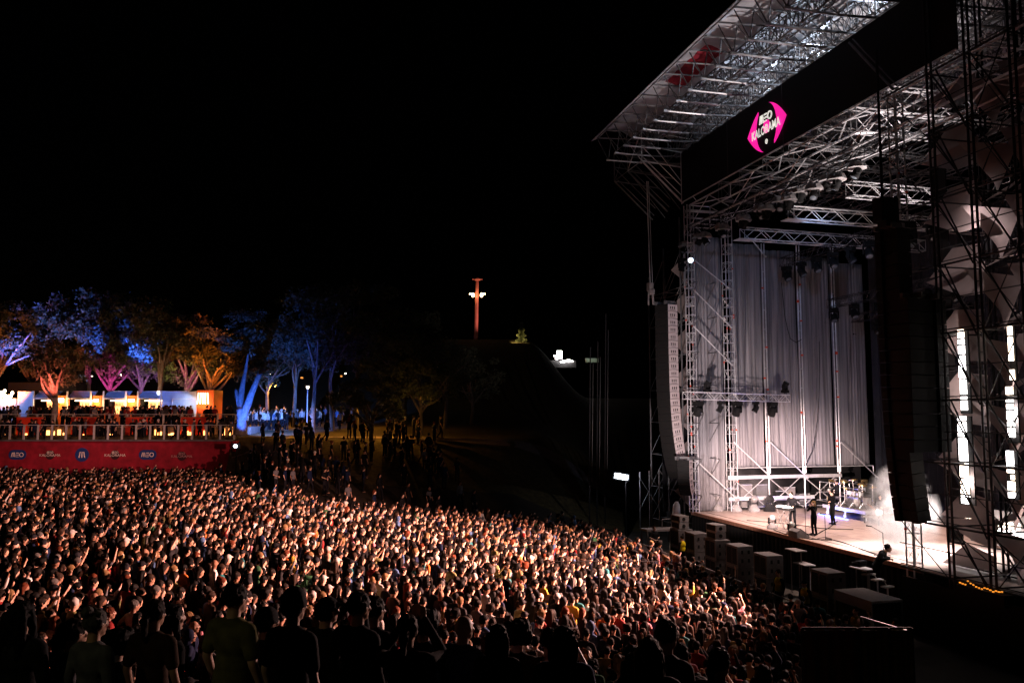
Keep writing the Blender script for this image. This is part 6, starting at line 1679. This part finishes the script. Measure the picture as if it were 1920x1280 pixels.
# lantern on the hill
q = P(577, 727, Y=72); e = empty('lantern', (q.x, 72, H(q.x, 72)), 'park lantern glowing on a thin blue lit post', 'street lamp')
mb = MB(); mb.tube((q.x, 72, H(q.x, 72)), q, .05, 6); mb.build('post', 'alu', e); mb = MB(); mb.lathe(q, [(.05,-.10),(.13,.0),(.16,.14),(.12,.16)], 10); mb.build('lamp_head', 'm_sign', e)
mb = MB(); mb.lathe(q+V((0,0,.2)), [(.3,0),(.1,.16)], 10); mb.build('hood', 'alu_dark', e)

# ---- park lights: blue / orange / violet
def park(px, py, Y, tgt, pw, c, ang=70, k=1.9):
    p = P(px, py, Y=Y); spot('park_light', p, tgt, pw*k, c, ang, .6)
BLUE = (.03, .11, 1)
park(448, 832, 61.5, P(464, 752, Y=64.5), 7500, (.04,.15,1), 58, 1)
park(500, 757, 64.5, P(523, 790, Y=71), 16000, (.12,.28,1), 62, 1)
park(20, 745, 72, P(40, 598, Y=80), 16000, (.10,.14,1), 32); park(105, 740, 72.5, P(112, 655, Y=76), 9000, (.08,.18,1), 34)
park(265, 735, 76, P(268, 602, Y=84), 24000, BLUE, 28); park(165, 735, 76, P(180, 584, Y=84), 14000, BLUE, 22)
park(60, 735, 75, P(70, 580, Y=82), 5000, (.55,.28,.9), 24)
park(10, 735, 71, P(20, 690, Y=77), 1700, (1,.20,.04), 100); park(95, 735, 68.5, P(100, 690, Y=70.5), 500, (1,.16,.10), 110)
park(392, 728, 74, P(396, 655, Y=80), 3400, (1,.20,.02), 62)
park(338, 735, 78, P(345, 700, Y=84), 500, (.9,.8,.25), 90)
park(205, 735, 79, P(208, 700, Y=83), 900, (1,.06,.55), 50); park(275, 735, 79, P(266, 700, Y=84), 900, (.55,.15,1), 50); park(297, 738, 74, P(297, 725, Y=78), 160, (1,.7,.6), 30); park(350, 735, 79, P(352, 700, Y=84), 700, (1,.1,.5), 45)
park(590, 805, 66.5, P(591, 720, Y=71), 450, (.06,.20,1), 40); park(600, 800, 66.5, P(625, 640, Y=73), 200, (.03,.06,1), 50)
for px, Y, pw, hh_ in ((515, 80, 1500, 4.2), (575, 69, 420, 3.6), (640, 68.5, 520, 3.4), (690, 76, 420, 3.0), (725, 66, 420, 2.4), (790, 68, 420, 3.2), (440, 78, 600, 4)):
    p = P(px, 777, Y=Y); spot('path_light', (p.x, Y, H(p.x, Y)+hh_), (p.x+.5, Y-1.2, H(p.x, Y-1)), pw, (1,.40,.05), 155, .5)
p = P(770, 780, Y=60); spot('path_light', (p.x+1, 60, 9.5), P(740, 770, Y=68), 160, (1,.5,.08), 90, .8, .3)
# wash on the red wall
for px, pw in ((40, 520), (170, 480), (300, 110)):
    p = P(px, 850, Y=58); spot('wall_light', (p.x, 59, 9.8), (p.x, yw, 4.3), pw, (1,.45,.40), 95, .9, .3)
# uplighter body at the forked tree
p = P(441, 836, Y=62.9); e = empty('uplighter', (p.x, p.y, H(p.x, p.y)), 'small dazzling blue-white uplighter at the foot of the forked tree', 'light')
mb = MB(); mb.box(p+V((0,.25,0)), (.6,.2,.4), .2); mb.build('body', 'black', e); mb = MB(); mb.ell(p+V((0,.05,.0)), (.16,.05,.12), 10, 6); mb.build('lens', 'led_cool', e)
mb = MB(); mb.tube((p.x, p.y+.3, H(p.x, p.y)-.2), (p.x, p.y+.3, p.z), .05, 6); mb.build('stand', 'black', e)

# ================================================================== SMOKE
def smoke(name, cen, size, dens, label, sc__=.6, colr=(1,.95,.94)):
    m = bpy.data.materials.new(name); m.use_nodes = True; n = m.node_tree.nodes; l = m.node_tree.links
    n.remove(n['Principled BSDF']); pv = n.new('ShaderNodeVolumePrincipled'); pv.inputs['Color'].default_value = (*colr, 1); pv.inputs['Anisotropy'].default_value = .2
    tc = n.new('ShaderNodeTexCoord'); nz = n.new('ShaderNodeTexNoise'); nz.inputs['Scale'].default_value = sc__; nz.inputs['Detail'].default_value = 4
    l.new(tc.outputs['Object'], nz.inputs['Vector'])
    gr = n.new('ShaderNodeTexGradient'); gr.gradient_type = 'SPHERICAL'
    mp = n.new('ShaderNodeMapping'); mp.inputs['Scale'].default_value = (2/size[0], 2/size[1], 2/size[2]); l.new(tc.outputs['Object'], mp.inputs['Vector']); l.new(mp.outputs[0], gr.inputs['Vector'])
    mr = n.new('ShaderNodeMapRange'); mr.inputs['From Min'].default_value = .42; mr.inputs['From Max'].default_value = .7; l.new(nz.outputs['Fac'], mr.inputs['Value'])
    mu = n.new('ShaderNodeMath'); mu.operation = 'MULTIPLY'; l.new(mr.outputs[0], mu.inputs[0]); l.new(gr.outputs['Fac'], mu.inputs[1])
    mu2 = n.new('ShaderNodeMath'); mu2.operation = 'MULTIPLY'; l.new(mu.outputs[0], mu2.inputs[0]); mu2.inputs[1].default_value = dens; l.new(mu2.outputs[0], pv.inputs['Density'])
    l.new(pv.outputs[0], n['Material Output'].inputs['Volume'])
    mb = MB(); mb.ell((0,0,0), (size[0]/2, size[1]/2, size[2]/2), 20, 12); o = mb.build(name, m, None, origin=(0,0,0)); o.location = cen; tag(o, label, 'smoke', None, 'stuff'); return o
q = P(1690, 990, v=1.8)
smoke('smoke', (q.x, q.y, ZS+1.5), (3.4, 2.6, 4.6), 3.2, 'bright smoke rising at the near side of the deck', 1.1)
q = P(1375, 935, t=1.4)
smoke('mist', (q.x, q.y, ZS+1.35), (6.5, 3.0, 3.6), .35, 'thin haze drifting along the foot of the side wall', .8)
for ob in (MH, MHC):
    pass
